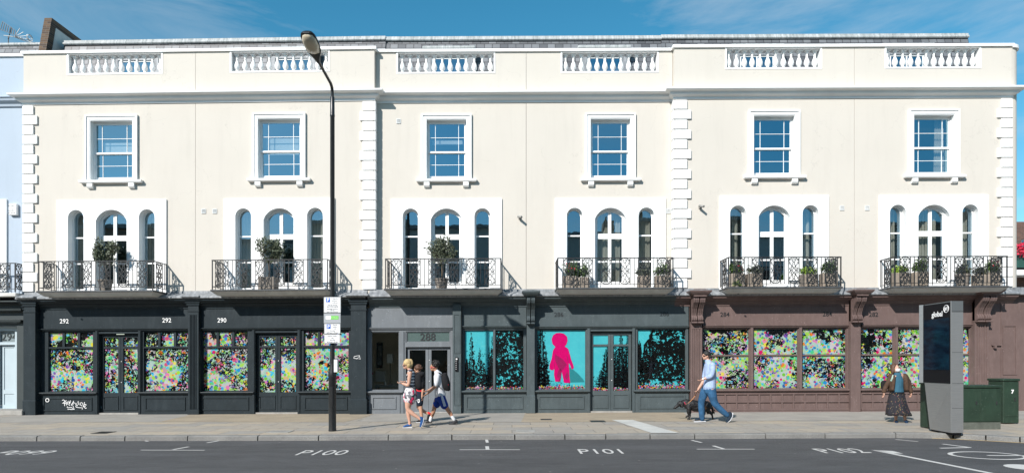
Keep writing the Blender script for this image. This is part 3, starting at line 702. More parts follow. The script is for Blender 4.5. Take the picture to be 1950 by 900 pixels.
    m=MB().plate(rect(u-iw+.001,u+iw-.001,ZT0+.021,it-.001),[rect(u-iw+.03,u+iw-.03,ZT0+.05,it-.03)],ym-.02,ym+.065)
    fx0,fx1=gx0+.165*(gx1-gx0),gx0+.835*(gx1-gx0)
    def holes(za,zb): 
        zm=(za+zb)/2; bb=.0065; H=[]
        for a,b_ in ((gx0,fx0-bb),(fx0+bb,fx1-bb),(fx1+bb,gx1)):
            for c,d_ in ((za,zm-bb),(zm+bb,zb)): H.append(rect(a,b_,c,d_))
        return H
    obj('box_frame',m,M['whitegloss'],W)
    m=MB().plate(rect(u-iw+.031,u+iw-.031,mz-.02,it-.031),holes(mz+.03,gz1),ym,ym+.03); obj('upper_sash',m,M['whitegloss'],W)
    m=MB().plate(rect(u-iw+.031,u+iw-.031,ZT0+.051,mz+.02),holes(gz0,mz-.03),ym+.031,ym+.06); m.box(u-iw+.031,u+iw-.031,ym-.02,ym-.001,mz-.03,mz+.02); obj('lower_sash',m,M['whitegloss'],W)
    g=MB().sheet(rect(gx0-.01,gx1+.01,mz,gz1+.01),ym+.015); g.sheet(rect(gx0-.01,gx1+.01,gz0-.01,mz),ym+.045); obj('pane',g,M['topglass'],W)
    if U['no'] in ('292','288','290'):
        zz={'292':(8.12,8.42),'290':(8.0,8.5),'288':(8.33,8.46)}[U['no']]; obj('blind',MB().box(gx0+.05,gx1-.05,ym+.20,ym+.22,zz[0],zz[1]),M['blind'],W)
    if U['no']=='282': 
        c=MB(); 
        for i in range(9): c.tube([(gx1-.02-i*.035,ym+.2+.02*(i%2),7.2),(gx1-.02-i*.03,ym+.2+.02*(i%2),9)],.022,6)
        obj('curtain',c,M['curtain'],W)
    # ---- first-floor window group in its white surround
    T=empty('arched_window_group',(u,wy,Z1),parent=h); zf=3.74
    side=[(u-1.10,.243),(u+1.10,.243)]; zs=6.265-.243
    cz=6.26; chw=.478; crise=.34; czs=cz-crise
    holesP=[arch(c,hw,zf,zs,.2429) for c,hw in side]+[arch(u,chw,zf,czs,crise)]
    m=MB().plate(rect(u-hp,u+hp,Z1-.02,PT),holesP,wy-.045,wy+.30); obj('surround',m,M['white'],T)
    # inner step of the arches
    for c,hw in side:
        yy=wy+.16; m=MB().plate(arch(c,hw-.001,zf+.001,zs,.2419),[col_hole(c-hw+.045,c+hw-.045,5.46,c,hw-.045,zs,.198),rect(c-hw+.045,c+hw-.045,4.66,5.42),rect(c-hw+.045,c+hw-.045,zf+.12,4.62)],yy,yy+.05)
        wdw=obj('side_window_frame',m,M['whitegloss'],T)
        obj('pane',MB().sheet(arch(c,hw-.03,zf+.05,zs,.21),yy+.025),M['glass'],wdw) if False else obj('side_pane',MB().sheet(arch(c,hw-.03,zf+.05,zs,.21),yy+.025),M['glass'],T)
    yy=wy+.15; m=MB().plate(arch(u,chw-.001,zf+.001,czs,crise-.001),[arch(u,chw-.045,zf+.05,czs,crise-.04)],yy-.03,yy+.05); obj('door_frame',m,M['whitegloss'],T)
    for s in (-1,1):
        xa,xb=(u-.38,u-.05) if s<0 else (u+.05,u+.38)
        lx0,lx1=(u-chw+.046,u-.003) if s<0 else (u+.003,u+chw-.046)
        H=[col_hole(xa+.0,xb-.0,5.50,u,chw-.045,czs,crise-.10,6),rect(xa,xb,4.66,5.34),rect(xa,xb,4.02,4.61)]
        # outline of this leaf follows the arch
        out=[(lx0,zf+.052),(lx1,zf+.052)]
        for i in range(9):
            x=lx1+(lx0-lx1)*i/8; out.append((x,arch_z(u,chw-.046,czs,crise-.041,x)))
        lf=obj('door_leaf',MB().plate(out,H,yy,yy+.045),M['whitegloss'],T)
        obj('door_pane',MB().sheet([(lx0+.02,zf+.2),(lx1-.02,zf+.2)]+[(lx1-.02+(lx0-lx1+.04)*i/6,arch_z(u,chw-.046,czs,crise-.06,lx1-.02+(lx0-lx1+.04)*i/6)) for i in range(7)],yy+.022),M['glass'],T)
    # curtains
    cu={'292':[(-1.10,.24,1),(1.10,.24,.55)],'290':[(-1.10,.24,1),(1.10,.24,1)],'288':[],'286':[(0,.42,1),(1.10,.24,1)],'284':[(-1.02,.10,1),(1.2,.09,1)],'282':[(-1.10,.2,1),(0,.4,.6),(1.10,.24,.6)]}[U['no']]
    for cx,hw,_ in cu:
        c=MB(); n=int(hw*2/.035); 
        for i in range(n): c.tube([(u+cx-hw+i*.035,wy+.42+.02*math.sin(i*1.9),3.75),(u+cx-hw+i*.035+.005*math.sin(i*5),wy+.42+.02*math.sin(i*1.9),6.3)],.022,6)
        obj('curtain',c,M['curtain'],T,smooth=True)
    # ---- balcony
    B=empty('balcony',(u,wy-.4,3.56),parent=h); bf=-.2-.84
    bw={'L':1.70,'C':1.68,'R':1.64}[L]
    m=MB().mould(u-bw+.02,u+bw-.02,wy-.02,wy-.001,[(.0,3.54),(.64,3.57),(.74,3.65),(.76,3.655)],left=True,right=True)
    m=MB(); 
    sx0,sx1,sy=u-bw-.05,u+bw+.05,bf
    ring0=[(sx0+.14,wy-.001,3.55),(sx0+.14,sy+.16,3.55),(sx1-.14,sy+.16,3.55),(sx1-.14,wy-.001,3.55)]
    ring1=[(sx0+.02,wy-.001,3.655),(sx0+.02,sy+.02,3.655),(sx1-.02,sy+.02,3.655),(sx1-.02,wy-.001,3.655)]
    m.add(ring0+ring1,[(0,1,2,3),(7,6,5,4),(0,4,5,1),(1,5,6,2),(2,6,7,3)])
    obj('slab',m,M['slabwhite'],B)
    obj('slab_edge',MB().box(sx0,sx1,sy,wy-.001,3.656,3.705,.012),M['edge'],B)
    railing(B,u-bw,u+bw,bf+.05,wy-.03,3.80,4.57)
    if U['no'] in('292','284'): obj('lamp_bracket',MB().tube([(u-bw+.3,sy+.1,3.52),(u-bw+.3,sy+.1,3.50)],.03,8),M['iron'],B)
# quoins
def quoins(h,xe,sgn,wy,z0=3.76,z1=9.48,lw=.46,sw=.34,ret=None):
    n=19; H=(z1-z0)/n
    for i in range(n):
        wd=lw if i%2 else sw; a,b=(xe,xe+sgn*wd); 
        m=MB().box(a,b,wy-.055,wy-.001,z0+i*H+.012,z0+(i+1)*H-.012,.012)
        if ret: m.box(xe-sgn*.055,xe-sgn*.001,wy-.055,wy+ret,z0+i*H+.012,z0+(i+1)*H-.012,.01)
        obj('quoin',m,M['white'],h)
quoins(HE['292'],-15.02,1,-.2)
quoins(HE['290'],-4.19,-1,-.2,lw=.43,sw=.35,ret=.18)
quoins(HE['284'],4.94,1,-.2,lw=.50,sw=.38,ret=.18)
quoins(HE['282'],15.19,-1,-.2)
# pilaster strip joints (recess lines) next to the left end of the parapet
# end walls and rounded corner on the right, brick party wall on the left
pts=[(15.2,-.199)]
for i in range(9):
    a=math.pi/2*i/8; pts.append((15.2+.30*math.sin(a),.10-.30*math.cos(a)+.0))
pts+=[(15.5,8),(15.2,8)]
obj('corner_wall',MB().plan(pts,3.70,11.02),M['cream'],HE['282'],smooth=True)
pc=[(15.2,-.255)]+[(15.2+.355*math.sin(math.pi/2*i/8),.10-.355*math.cos(math.pi/2*i/8)) for i in range(9)]+[(15.555,8),(15.2,8)]
obj('corner_coping',MB().plan(pc,11.021,11.12),M['white'],HE['282'])
py0=[(.55,9.9),(1.25,12.95),(2.9,12.95),(4.6,9.9)]
m=MB().side(py0,-15.42,-15.17); obj('party_wall',m,[M['brick']],HE['292'])
m=MB().side([(.85,9.95),(1.42,12.70),(2.85,12.70),(4.4,9.95)],-15.169,-15.15); obj('party_wall_render',m,M['slabwhite'],HE['292'])
# rear of the terrace
obj('rear_wall',MB().box(-15.0,15.5,7.9,8.1,0,9.8),M['brick'],HE['286'])

# ------------------------------------------------------------------ shopfronts
def panelframe(m,x0,x1,z0,z1,y,w=.035,d=.022): m.plate(rect(x0,x1,z0,z1),[rect(x0+w,x1-w,z0+w,z1-w)],y-d,y+.001-.002)
def lead_and_cornice(h,xa,xb,wy,mat,left=False,right=False):
    m=MB().mould(xa,xb,wy,wy+.01,[(.30,3.50),(.33,3.52),(.33,3.55),(.30,3.575),(.10,3.66),(.02,3.69),(.015,3.76),(0,3.765)],left,right); obj('lead_flashing',m,M['lead'],h)
    m=MB().mould(xa,xb,wy,wy+.01,[(0,3.22),(.03,3.22),(.035,3.27),(.07,3.30),(.09,3.35),(.17,3.38),(.20,3.42),(.26,3.44),(.28,3.499),(.0,3.499)],False,False); obj('shop_cornice',m,mat,h)
def fascia(h,xa,xb,wy,mat,z0=2.60):
    m=MB().box(xa,xb,wy-.01,wy+.2,z0+.04,3.219); obj('fascia',m,mat,h)
    m=MB().mould(xa,xb,wy,wy+.05,[(0,z0-.04),(.035,z0-.03),(.05,z0),(.075,z0+.015),(.075,z0+.035),(.0,z0+.039)],False,False); obj('fascia_bead',m,mat,h)
def pilaster(h,xa,xb,wy,mat,kind,proj=.16):
    m=MB(); c=(xa+xb)/2; w=xb-xa
    if kind=='flute':
        k=5 if w>.28 else 4; pts=[(xa,wy+.02),(xa,wy-proj)]; e=.05; fw=(w-2*e)/k
        for i in range(k):
            a=xa+e+i*fw; pts+=[(a+fw*.18,wy-proj),(a+fw*.28,wy-proj+.022),(a+fw*.72,wy-proj+.022),(a+fw*.82,wy-proj)]
        pts+=[(xb,wy-proj),(xb,wy+.02)]; m.plan(pts,.16,3.02); m.box(xa,xb,wy-proj,wy+.02,3.021,3.30); m.box(xa-.01,xb+.01,wy-proj-.012,wy+.02,0,.159)
    else:
        m.box(xa,xb,wy-proj,wy+.02,.46,3.30); m.box(xa-.03,xb+.03,wy-proj-.035,wy+.02,0,.43,.006); m.plan([(xa-.03,wy-proj-.035),(xb+.03,wy-proj-.035),(xb+.03,wy+.02),(xa-.03,wy+.02)],.4301,.4302)
        m.mould(xa,xb,wy-proj,wy,[(.032,.43),(.012,.455),(0,.459)],True,True)
    if kind!='corbel':
        m.mould(xa,xb,wy-proj,wy,[(0,3.30),(.03,3.31),(.035,3.36),(.06,3.38),(.065,3.44),(0,3.445)],True,True); m.box(xa,xb,wy-proj,wy,3.446,3.52)
        m.mould(xa,xb,wy-proj,wy,[(.0,3.12),(.02,3.125),(.02,3.16),(0,3.165)],True,True)
    obj('pilaster',m,mat,h)
    if kind!='corbel':
        l=MB().box(xa-.12,xb+.12,wy-proj-.22,wy-.0,3.53,3.60,.02); obj('lead_cap',l,M['lead'],h)
def corbel(h,xa,xb,wy,mat,proj=.50):
    m=MB(); base=.15; half=(xb-xa-.03)/2
    S=[(0,3.46),(.44,3.46),(.46,3.38),(.43,3.30),(.34,3.22),(.25,3.12),(.19,3.00),(.17,2.93),(.20,2.90),(.235,2.85),(.235,2.79),(.20,2.75),(.15,2.735),(0,2.735)]
    for s in (0,1):
        a=xa+s*(half+.03); k=3; rw=half/k
        for i in range(k): m.side([(wy-p,z) for p,z in S],a+i*rw+.006,a+(i+1)*rw-.006)
        m.side([(wy-max(0,p-.02),z) for p,z in S],a,a+half)
        m.box(a-.004,a+half+.004,wy-.27,wy-.001,2.685,2.735,.01)
    m.box(xa-.02,xb+.02,wy-proj-.01,wy-.001,3.461,3.50)
    obj('corbel',m,mat,h)
    c=MB(); c.mould(xa-.03,xb+.03,wy-.48,wy,[(.0,3.50),(.03,3.505),(.08,3.55),(.12,3.60),(.125,3.63),(-.05,3.70)],True,True); obj('corbel_cap',c,mat,h)
    l=MB().box(xa-.13,xb+.13,wy-.60,wy-.001,3.631,3.655,.008); obj('lead_cap',l,M['lead'],h)
def vsheet(x0,x1,z0,z1,y): return MB().sheet(rect(x0,x1,z0,z1),y)
def swin(h,xa,xb,z0,z1,wy,mat,kind,film,fm=None):
    W=empty('shop_window',((xa+xb)/2,wy,z0),parent=h); zt=2.05; b=.02
    if kind=='top3':
        w=(xb-xa-2*.05)/3; H=[rect(xa+i*(w+.05)+.012,xa+i*(w+.05)+w-.012,zt+.03,z1-.02) for i in range(3)]+[rect(xa+b,xb-b,z0+b,zt-.03)]
    elif kind=='plain': H=[rect(xa+b,xb-b,z0+b,z1-b)]
    elif kind=='grid': H=[rect(xa+b,xb-b,z0+b,1.70),rect(xa+b,xb-b,1.745,z1-b)]
    m=MB().plate(rect(xa+.001,xb-.001,z0+.001,z1-.001),H,wy+.05,wy+.10)
    if kind=='top3': m.box(xa,xb,wy+.03,wy+.0499,zt-.025,zt+.025)
    obj('frame',m,mat,W)
    if film: obj('printed_film',vsheet(xa+.005,xb-.005,z0+.005,z1-.005,wy+.09),film,W)
    obj('pane',vsheet(xa+.005,xb-.005,z0+.005,z1-.005,wy+.075),M['shopglass'],W)
    return W
def sdoor(h,xa,xb,wy,mat,film,z1=2.47,glaz=((2.08,2.36),(.66,2.02)),dep=.105,plain=False,stile=.075):
    D=empty('double_door',((xa+xb)/2,wy,0.03),parent=h); mid=(xa+xb)/2; y=wy+dep
    for a,b in ((xa+.02,mid-.004),(mid+.004,xb-.02)):
        H=[rect(a+stile,b-stile,*g) for g in glaz]
        lf=obj('door_leaf',MB().plate(rect(a,b,.05,z1-.02),H,y,y+.05),mat,D)
        pm=MB(); panelframe(pm,a+stile-.01,b-stile+.01,.13,glaz[-1][0]-.10,y,.03,.018)
        if not plain: obj('panel_moulding',pm,mat,D)
        if film: obj('printed_film',vsheet(a+stile-.01,b-stile+.01,glaz[-1][0]-.01,glaz[0][1]+.01,y+.035),film,D)
        obj('pane',vsheet(a+stile-.01,b-stile+.01,glaz[-1][0]-.01,glaz[0][1]+.01,y+.022),M['shopglass'],D)
    hd=MB()
    for z in (1.62,.98): hd.blob((mid+.03,y-.012,z),(.014,.012,.014),nu=10,nv=8)
    obj('lock',hd,M['numwhite'],D)
    obj('threshold',MB().box(xa,xb,wy+.0,wy+dep+.06,0.001,.049),M['stone'],D)
    return D
def number(h,txt,px,wy,z,mat,size=.19):
    x=PX(px,wy); obj('house_number',place(textmb(txt,size,.004,.001),x,wy-.015,z),mat,h)
def sill(m,xa,xb,wy,z=.66): m.mould(xa,xb,wy,wy+.06,[(0,z-.07),(.03,z-.065),(.035,z-.03),(.09,z-.015),(.095,z+.01),(.09,z+.02),(0,z+.035)],True,True)
def shopfront(h,wy,mat,xa,xb,wins,doors,film=None,riser='panel',fasc=True):
    """frame plate with openings, posts, stall risers"""
    H=[rect(a,b,.70,2.53) for a,b,*_ in wins]+[rect(a,b,.002,2.47) for a,b in doors]
    m=MB().plate(rect(xa,xb,.0,2.599),H[:len(wins)],wy+.02,wy+.12) if not doors else None
    if doors:
        # split at the door so the plate stays simple
        m=MB(); xs=[xa]+[v for d in doors for v in d]+[xb]
        for i in range(0,len(xs),2):
            a,b=xs[i],xs[i+1]
            if b-a<.02: continue
            hs_=[rect(w[0],w[1],.70,2.53) for w in wins if w[0]>=a-.01 and w[1]<=b+.01]
            m.plate(rect(a,b,0,2.599),hs_,wy+.02,wy+.12)
        for a,b in doors: m.box(a+.0005,b-.0005,wy+.02,wy+.12,2.47,2.599)
    # posts either side of the doors
    for a,b in doors:
        for p in (a,b):
            s=-1 if p==a else 1
            m.box(p,p+s*.09,wy-.025,wy+.0195,.0,2.56); m.box(p+s*.02,p+s*.07,wy-.045,wy-.0255,.0,2.56)
        m.box(a,b,wy-.01,wy+.0195,2.475,2.53)
    obj('shop_frame',m,mat,h)
    k=0
    for a,b,kind,fm in wins:
        swin(h,a,b,.70,2.53,wy,mat,kind,fm)
    groups=[]
    cuts=[v for d in doors for v in d]
    bounds=[(xa,doors[0][0]-.09)]+[(doors[i][1]+.09,doors[i+1][0]-.09) for i in range(len(doors)-1)]+[(doors[-1][1]+.09,xb)] if doors else [(xa,xb)]
    for a,b in bounds:
        if b-a<.3: continue
        m=MB().box(a,b,wy-.02,wy+.0195,0,.585)
        if riser=='panel': panelframe(m,a+.12,b-.10,.12,.52,wy-.02); m.box(a,b,wy-.035,wy-.0205,.0,.055)
        elif riser=='grid':
            n=max(2,round((b-a)/.335)); 
            for i in range(n+1): 
                x=a+(b-a)*i/n; m.box(x-.022,x+.022,wy-.05,wy-.0205,.07,.56)
            for z in (.075,.315,.56): m.box(a,b,wy-.058,wy-.0203,z-.022,z+.022)
            m.box(a,b,wy-.045,wy-.0205,0,.05)
        s=MB(); sill(s,a+.02,b-.02,wy-.02); 
        r=obj('stall_riser',m,mat,h); obj('sill',s,mat,r)
    return
def P2(a,b,wy): return PX(a,wy),PX(b,wy)
# 292
h=HE['292']; wy=-.2; md=M['shopdark']
lead_and_cornice(h,PX(44,wy),-9.68,wy,md); fascia(h,PX(76,wy),PX(360,wy),wy,md)
pilaster(h,*P2(46,67,wy-.2),wy,md,'flat',.20); pilaster(h,*P2(358,378,wy-.16),wy,md,'flute')
obj('shop_frame',MB().box(-15.02,PX(76,wy)-.001,wy+.0,wy+.18,0,3.2),md,h)
shopfront(h,wy,md,PX(76,wy),PX(360,wy),[(*P2(91,176,wy),'top3',M['vinA']),(*P2(273,360,wy),'top3',M['vinA'])],[P2(188,264,wy)])
sdoor(h,*P2(188,264,wy),wy,md,M['vinC']); number(h,'292',123,wy,2.80,M['numwhite']); number(h,'292',318,wy,2.81,M['numwhite'])
rg=MB(); c=(PX(92,wy),.45)
for i in range(20):
    a=2*math.pi*i/20; b=2*math.pi*(i+1)/20
    rg.add([(c[0]+.062*math.cos(a),wy-.045,c[1]+.062*math.sin(a)),(c[0]+.062*math.cos(b),wy-.045,c[1]+.062*math.sin(b)),(c[0]+.042*math.cos(b),wy-.045,c[1]+.042*math.sin(b)),(c[0]+.042*math.cos(a),wy-.045,c[1]+.042*math.sin(a))],[(0,1,2,3)])
rg.lathe(0,0,[(0.0001,0)],3) if False else None
obj('vent_ring',rg,M['numwhite'],h)
# graffiti tag sprayed on the stall riser
def gpt(u,v): px=85+u/15; py=740+v/15; y=wy-.024; return (PX(px,y),y,PZ(px,py,y))
gf=MB()
for st in ([(500,320),(540,305),(575,330),(560,370),(505,410),(545,395),(570,410),(570,480)],[(620,320),(590,360),(575,400),(615,410)],[(625,460),(620,380),(650,360),(660,400),(655,440)],[(690,340),(700,400),(720,420),(745,320)],[(745,320),(690,440),(720,470)],[(830,335),(800,400),(760,440),(770,470),(810,440),(820,380),(870,400)],[(650,490),(645,530),(760,520),(850,575),(810,480)],[(660,595),(670,570),(760,580),(855,575)],[(870,400),(900,440),(960,345),(980,400),(930,480),(890,440)],[(890,470),(900,515),(1000,530),(1080,530),(1070,580)],[(1000,450),(1040,380),(1090,400),(1060,480),(1010,440)],[(1140,370),(1125,440),(1100,490),(1180,555)],[(1110,470),(1160,430),(1190,450),(1150,500),(1110,480)],[(1180,555),(1190,530)]):
    gf.tube([gpt(*p) for p in st],.012,4,up=(0,1,0),sq=.15)
obj('graffiti',gf,M['numwhite'],h)
# 290
h=HE['290']
lead_and_cornice(h,-9.68,PX(700,wy),wy,md); fascia(h,PX(378,wy),PX(668,wy),wy,md)
pilaster(h,*P2(668,697,wy-.2),wy,md,'flat',.20)
shopfront(h,wy,md,PX(378,wy),PX(668,wy),[(*P2(384.5,471,wy),'top3',M['vinB']),(*P2(578,664,wy),'top3',M['vinB'])],[P2(486,567,wy)])
sdoor(h,*P2(486,567,wy),wy,md,M['vinC']); number(h,'290',423,wy,2.80,M['numwhite'])
obj('shop_frame',MB().box(PX(696,wy-.15),PX(699,wy)-.002,wy-.02,wy+.19,0,3.2),md,h)
gf=MB()
def g2(u,v): px=360+u/3.213; py=560+v/3.213; y=wy-.203; return (PX(px,y),y,PZ(px,py,y))
for st in ([(1030,375),(1010,380),(1008,390),(1030,393)],[(1025,375),(1045,375),(1030,390),(1048,396),(1040,372)]): gf.tube([g2(*p) for p in st],.010,4,up=(0,1,0),sq=.12)
obj('graffiti',gf,M['numwhite'],h)
# 288 : grey entrance + green-grey shop window
h=HE['288']; wy=-.2; mg=M['shopgrey']; mn=M['shopgreen']
obj('lead_gutter',MB().box(-4.17,.43,-.20,-.001,3.66,3.735),M['lead'],h); obj('lead_gutter',MB().box(.44,4.92,-.20,-.001,3.66,3.735),M['lead'],HE['286']); lead_and_cornice(h,-4.33,PX(1000,wy),wy,mn); fascia(h,PX(703,wy),PX(862,wy),wy,mg,2.58); fascia(h,PX(880,wy),PX(1002,wy),wy,mn,2.62)
xa,xb=PX(703,wy),PX(862,wy)
w1=P2(706,760,wy); d1=P2(775,858,wy)
m=MB().plate(rect(xa,xb,.0,2.539),[rect(*w1,.70,2.50),rect(d1[0]-.04,d1[1],.0+.01,2.02),rect(d1[0]-.04,d1[1],2.16,2.50)],wy+.0,wy+.10)
m.box(PX(763,wy),PX(769,wy),wy-.03,wy-.0005,0,2.5); m.box(PX(699,wy),xa-.001,wy,wy+.1,0,3.2)
obj('shop_frame',m,mg,h)
W=empty('shop_window',(sum(w1)/2,0,.7),parent=h); obj('pane',vsheet(*w1,.70,2.50,wy+.05),M['shopglass'],W); obj('frame',MB().plate(rect(w1[0]+.001,w1[1]-.001,.701,2.499),[rect(w1[0]+.03,w1[1]-.02,.73,2.47)],wy+.03,wy+.08),mg,W)
tl=empty('transom_light',(sum(d1)/2,0,2.16),parent=h); obj('frame',MB().plate(rect(d1[0]-.039,d1[1]-.001,2.161,2.499),[rect(d1[0],d1[1]-.04,2.19,2.47)],wy+.03,wy+.08),mg,tl)
obj('pane',vsheet(d1[0]-.03,d1[1]-.01,2.165,2.495,wy+.06),paint('frosted_green_glass',(.075,.11,.105),.25,.05),tl); obj('house_number',place(textmb('288',.32,.004,.004),PX(814.5,wy),wy+.052,2.215),M['numblack'],tl)
sdoor(h,d1[0]-.04,d1[1],wy,mg,None,z1=2.02,glaz=((.75,1.93),)[:1] if False else ((.72,1.93),),dep=.09,plain=True,stile=.085)
m=MB().box(xa,PX(762,wy),wy-.03,wy-.001,0,.585); panelframe(m,xa+.10,PX(762,wy)-.12,.14,.52,wy-.03); m.box(xa,PX(762,wy),wy-.045,wy-.0305,0,.12); r=obj('stall_riser',m,mg,h); s=MB(); sill(s,xa+.0,PX(762,wy),wy-.03); obj('sill',s,mg,r)
hxp=PX(829,wy); hd=MB().box(hxp,hxp+.02,wy+.03,wy+.05,1.35,1.5,.004); hd.blob((hxp-.05,wy+.06,1.42),(.025,.02,.05)); obj('door_handle',hd,M['stone'],h)
obj('letter_plate',MB().box(-3.0,-2.72,wy+.075,wy+.089,.38,.46,.004),M['numwhite'],h)
pl=P2(862,878,wy-.14); m=MB().box(*pl,wy-.14,wy+.02,.02,3.3); panelframe(m,pl[0]+.03,pl[1]-.03,.25,1.55,wy-.14,.02,.015); panelframe(m,pl[0]+.03,pl[1]-.03,1.82,3.0,wy-.14,.02,.015); m.box(pl[0]-.01,pl[1]+.01,wy-.155,wy+.02,0,.0199); obj('pilaster',m,mn,h)
ic=MB().box(PX(866.5,wy-.16),PX(872.5,wy-.16),wy-.175,wy-.141,1.28,1.70,.004); ip=obj('entry_phone',ic,M['black'],h); 
for i in range(5): obj('button',MB().box(PX(868,wy-.16),PX(869,wy-.16),wy-.179,wy-.1755,1.34+i*.06,1.36+i*.06),M['numwhite'],ip)
obj('name_plate',MB().box(PX(868,wy-.16),PX(871,wy-.16),wy-.179,wy-.1755,1.63,1.67),M['numwhite'],ip)
# interior of the lobby
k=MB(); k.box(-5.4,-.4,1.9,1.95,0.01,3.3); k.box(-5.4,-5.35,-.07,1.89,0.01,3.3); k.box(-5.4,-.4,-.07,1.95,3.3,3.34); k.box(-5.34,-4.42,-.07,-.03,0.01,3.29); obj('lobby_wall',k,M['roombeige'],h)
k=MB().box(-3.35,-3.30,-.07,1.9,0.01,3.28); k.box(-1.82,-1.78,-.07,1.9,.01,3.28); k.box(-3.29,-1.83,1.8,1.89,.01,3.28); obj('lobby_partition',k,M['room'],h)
def inpix(px,py,Y): return PX(px,Y),PZ(px,py,Y)
def small_box(name,px0,px1,py0,py1,Y,d,mat,label,cat):
    a,zt=inpix(px0,py0,Y); b,zb=inpix(px1,py1,Y); return tag(obj(name,MB().box(a,b,Y-d,Y,zb,zt,.005),mat,origin=((a+b)/2,Y-d/2,zb)),label,cat)
Yw=1.89
fr=small_box('framed_picture',717.5,729,652,700,Yw,.03,M['black'],'tall black framed picture on the lobby wall beside the entrance numbered 288','framed picture')
a,zt=inpix(720,657,Yw); b,zb=inpix(727,694,Yw); obj('print',MB().box(a,b,Yw-.034,Yw-.0305,zb,zt),paint('grey_abstract_print',(.13,.16,.18),.5,.6,6),fr)
e=empty('table_lamp',(PX(743,1.3),1.3,.9),'table lamp with a square pale shade behind the left window of the grey entrance','lamp'); x=PX(743,1.3); z=PZ(743,693,1.3)
obj('lamp_shade',MB().box(x-.09,x+.09,1.21,1.39,z+.04,z+.34,.004),M['blind'],e); obj('stem',MB().box(x-.01,x+.01,1.29,1.31,.85,z+.039),M['iron'],e); obj('foot',MB().box(x-.07,x+.07,1.23,1.37,.83,.849),M['iron'],e)
e=empty('console_table',(PX(737,1.2),1.2,0.01),'low grey console table behind the left window of the grey entrance','table'); a,b=PX(717,1.2),PX(760,1.2)
obj('top',MB().box(a,b,1.0,1.4,.76,.829),M['stone'],e)
for xx in (a+.03,b-.03):
    for y in (1.03,1.37): obj('leg',MB().box(xx-.02,xx+.02,y-.02,y+.02,.012,.759),M['stone'],e)
x=PX(733.5,1.1); e=tag(obj('reed_diffuser',MB().lathe(x,1.1,[(.03,.83),(.035,.90),(.015,.93),(.015,.96)],10).tube([(x,1.1,.94),(x-.05,1.1,1.12)],.003,4).tube([(x,1.1,.94),(x+.04,1.1,1.13)],.003,4).tube([(x,1.1,.94),(x,1.1,1.14)],.003,4),M['numwhite'],origin=(x,1.1,.83)),'small white bottle of reed sticks on the console table','diffuser')
small_box('radiator',716,734,706,726,Yw,.10,M['blind'],'white ribbed heater on the lobby wall beneath the black framed picture','radiator')
small_box('break_glass_point',708,711,708,713,Yw,.03,M['petal'],'small red fire alarm call point on the lobby wall','alarm point')
# tree picture shop
x0_,x1_=PX(880,wy),PX(1002,wy)
shopfront(h,wy,mn,x0_,x1_,[(*P2(884,940,wy),'plain',M['cyan']),(*P2(943,998,wy),'plain',M['cyan'])],[])
# 286
h=HE['286']
lead_and_cornice(h,PX(1000,wy),4.93,wy,mn); fascia(h,PX(1018,wy),PX(1311,wy),wy,mn)
m=MB(); a,b=P2(1003,1018,wy-.15); m.box(a,b,wy-.15,wy+.02,.55,3.4); m.box(a-.02,b+.02,wy-.175,wy+.02,0,.52,.01); m.mould(a,b,wy-.15,wy,[(.02,.521),(0,.549)],True,True); obj('pilaster',m,mn,h); corbel(h,a,b,wy-.06,mn,.42)
shopfront(h,wy,mn,PX(1018,wy),PX(1311,wy),[(*P2(1022,1116,wy),'plain',M['cyan']),(*P2(1214,1307,wy),'plain',M['cyan'])],[P2(1124,1204,wy)])
sdoor(h,*P2(1124,1204,wy),wy,mn,M['cyan']); number(h,'286',1064,wy,2.92,M['numblack']); number(h,'286',1265,wy,2.93,M['numblack'])
# 284 & 282
wy=-.2; mb_=M['shopbrown']
h=HE['284']; lead_and_cornice(h,4.93,10.41,wy,mb_); fascia(h,PX(1338,wy),PX(1618,wy),wy,mb_)
a,b=P2(1315.5,1337,wy-.15); m=MB()
k=5; pts=[(a,wy+.02),(a,wy-.15)]; fw=(b-a-.08)/k
for i in range(k): q=a+.04+i*fw; pts+=[(q+fw*.2,wy-.15),(q+fw*.3,wy-.128),(q+fw*.7,wy-.128),(q+fw*.8,wy-.15)]
pts+=[(b,wy-.15),(b,wy+.02)]; m.plan(pts,.20,2.52); m.box(a,b,wy-.15,wy+.02,2.521,3.45); m.box(a-.01,b+.01,wy-.165,wy+.02,0,.199); obj('pilaster',m,mb_,h); corbel(h,a,b,wy-.05,mb_)
shopfront(h,wy,mb_,PX(1337,wy),PX(1618,wy),[(*P2(1339,1428,wy),'grid',M['vinB']),(*P2(1435,1521,wy),'grid',M['vinC']),(*P2(1528,1613,wy),'grid',M['vinA'])],[],riser='grid')
number(h,'284',1380,wy,2.90,M['numblack']); number(h,'284',1575,wy,2.90,M['numblack'])
m=MB()
for p in (1431.5,1524.5): m.box(PX(p,wy)-.04,PX(p,wy)+.04,wy-.02,wy+.0195,.7,2.56)
obj('mullion',m,mb_,h)
h=HE['282']; lead_and_cornice(h,10.41,15.2,wy,mb_); fascia(h,PX(1640,wy),PX(1853,wy),wy,mb_)
a,b=P2(1620,1639,wy-.15); m=MB().box(a,b,wy-.15,wy+.02,.0,3.45); obj('pilaster',m,mb_,h); corbel(h,a,b,wy-.05,mb_)
shopfront(h,wy,mb_,PX(1639,wy),PX(1854,wy),[(*P2(1640.5,1703,wy),'grid',M['vinC']),(*P2(1711,1776,wy),'grid',M['vinA']),(*P2(1784,1849,wy),'grid',M['vinB'])],[],riser='grid')
m=MB()
for p in (1707,1780): m.box(PX(p,wy)-.04,PX(p,wy)+.04,wy-.02,wy+.0195,.7,2.56)
obj('mullion',m,mb_,h)
number(h,'282',1663,wy,2.88,M['numblack'])
a,b=P2(1856,1883,wy-.15); m=MB()
k=5; pts=[(a,wy+.02),(a,wy-.15)]; fw=(b-a-.08)/k
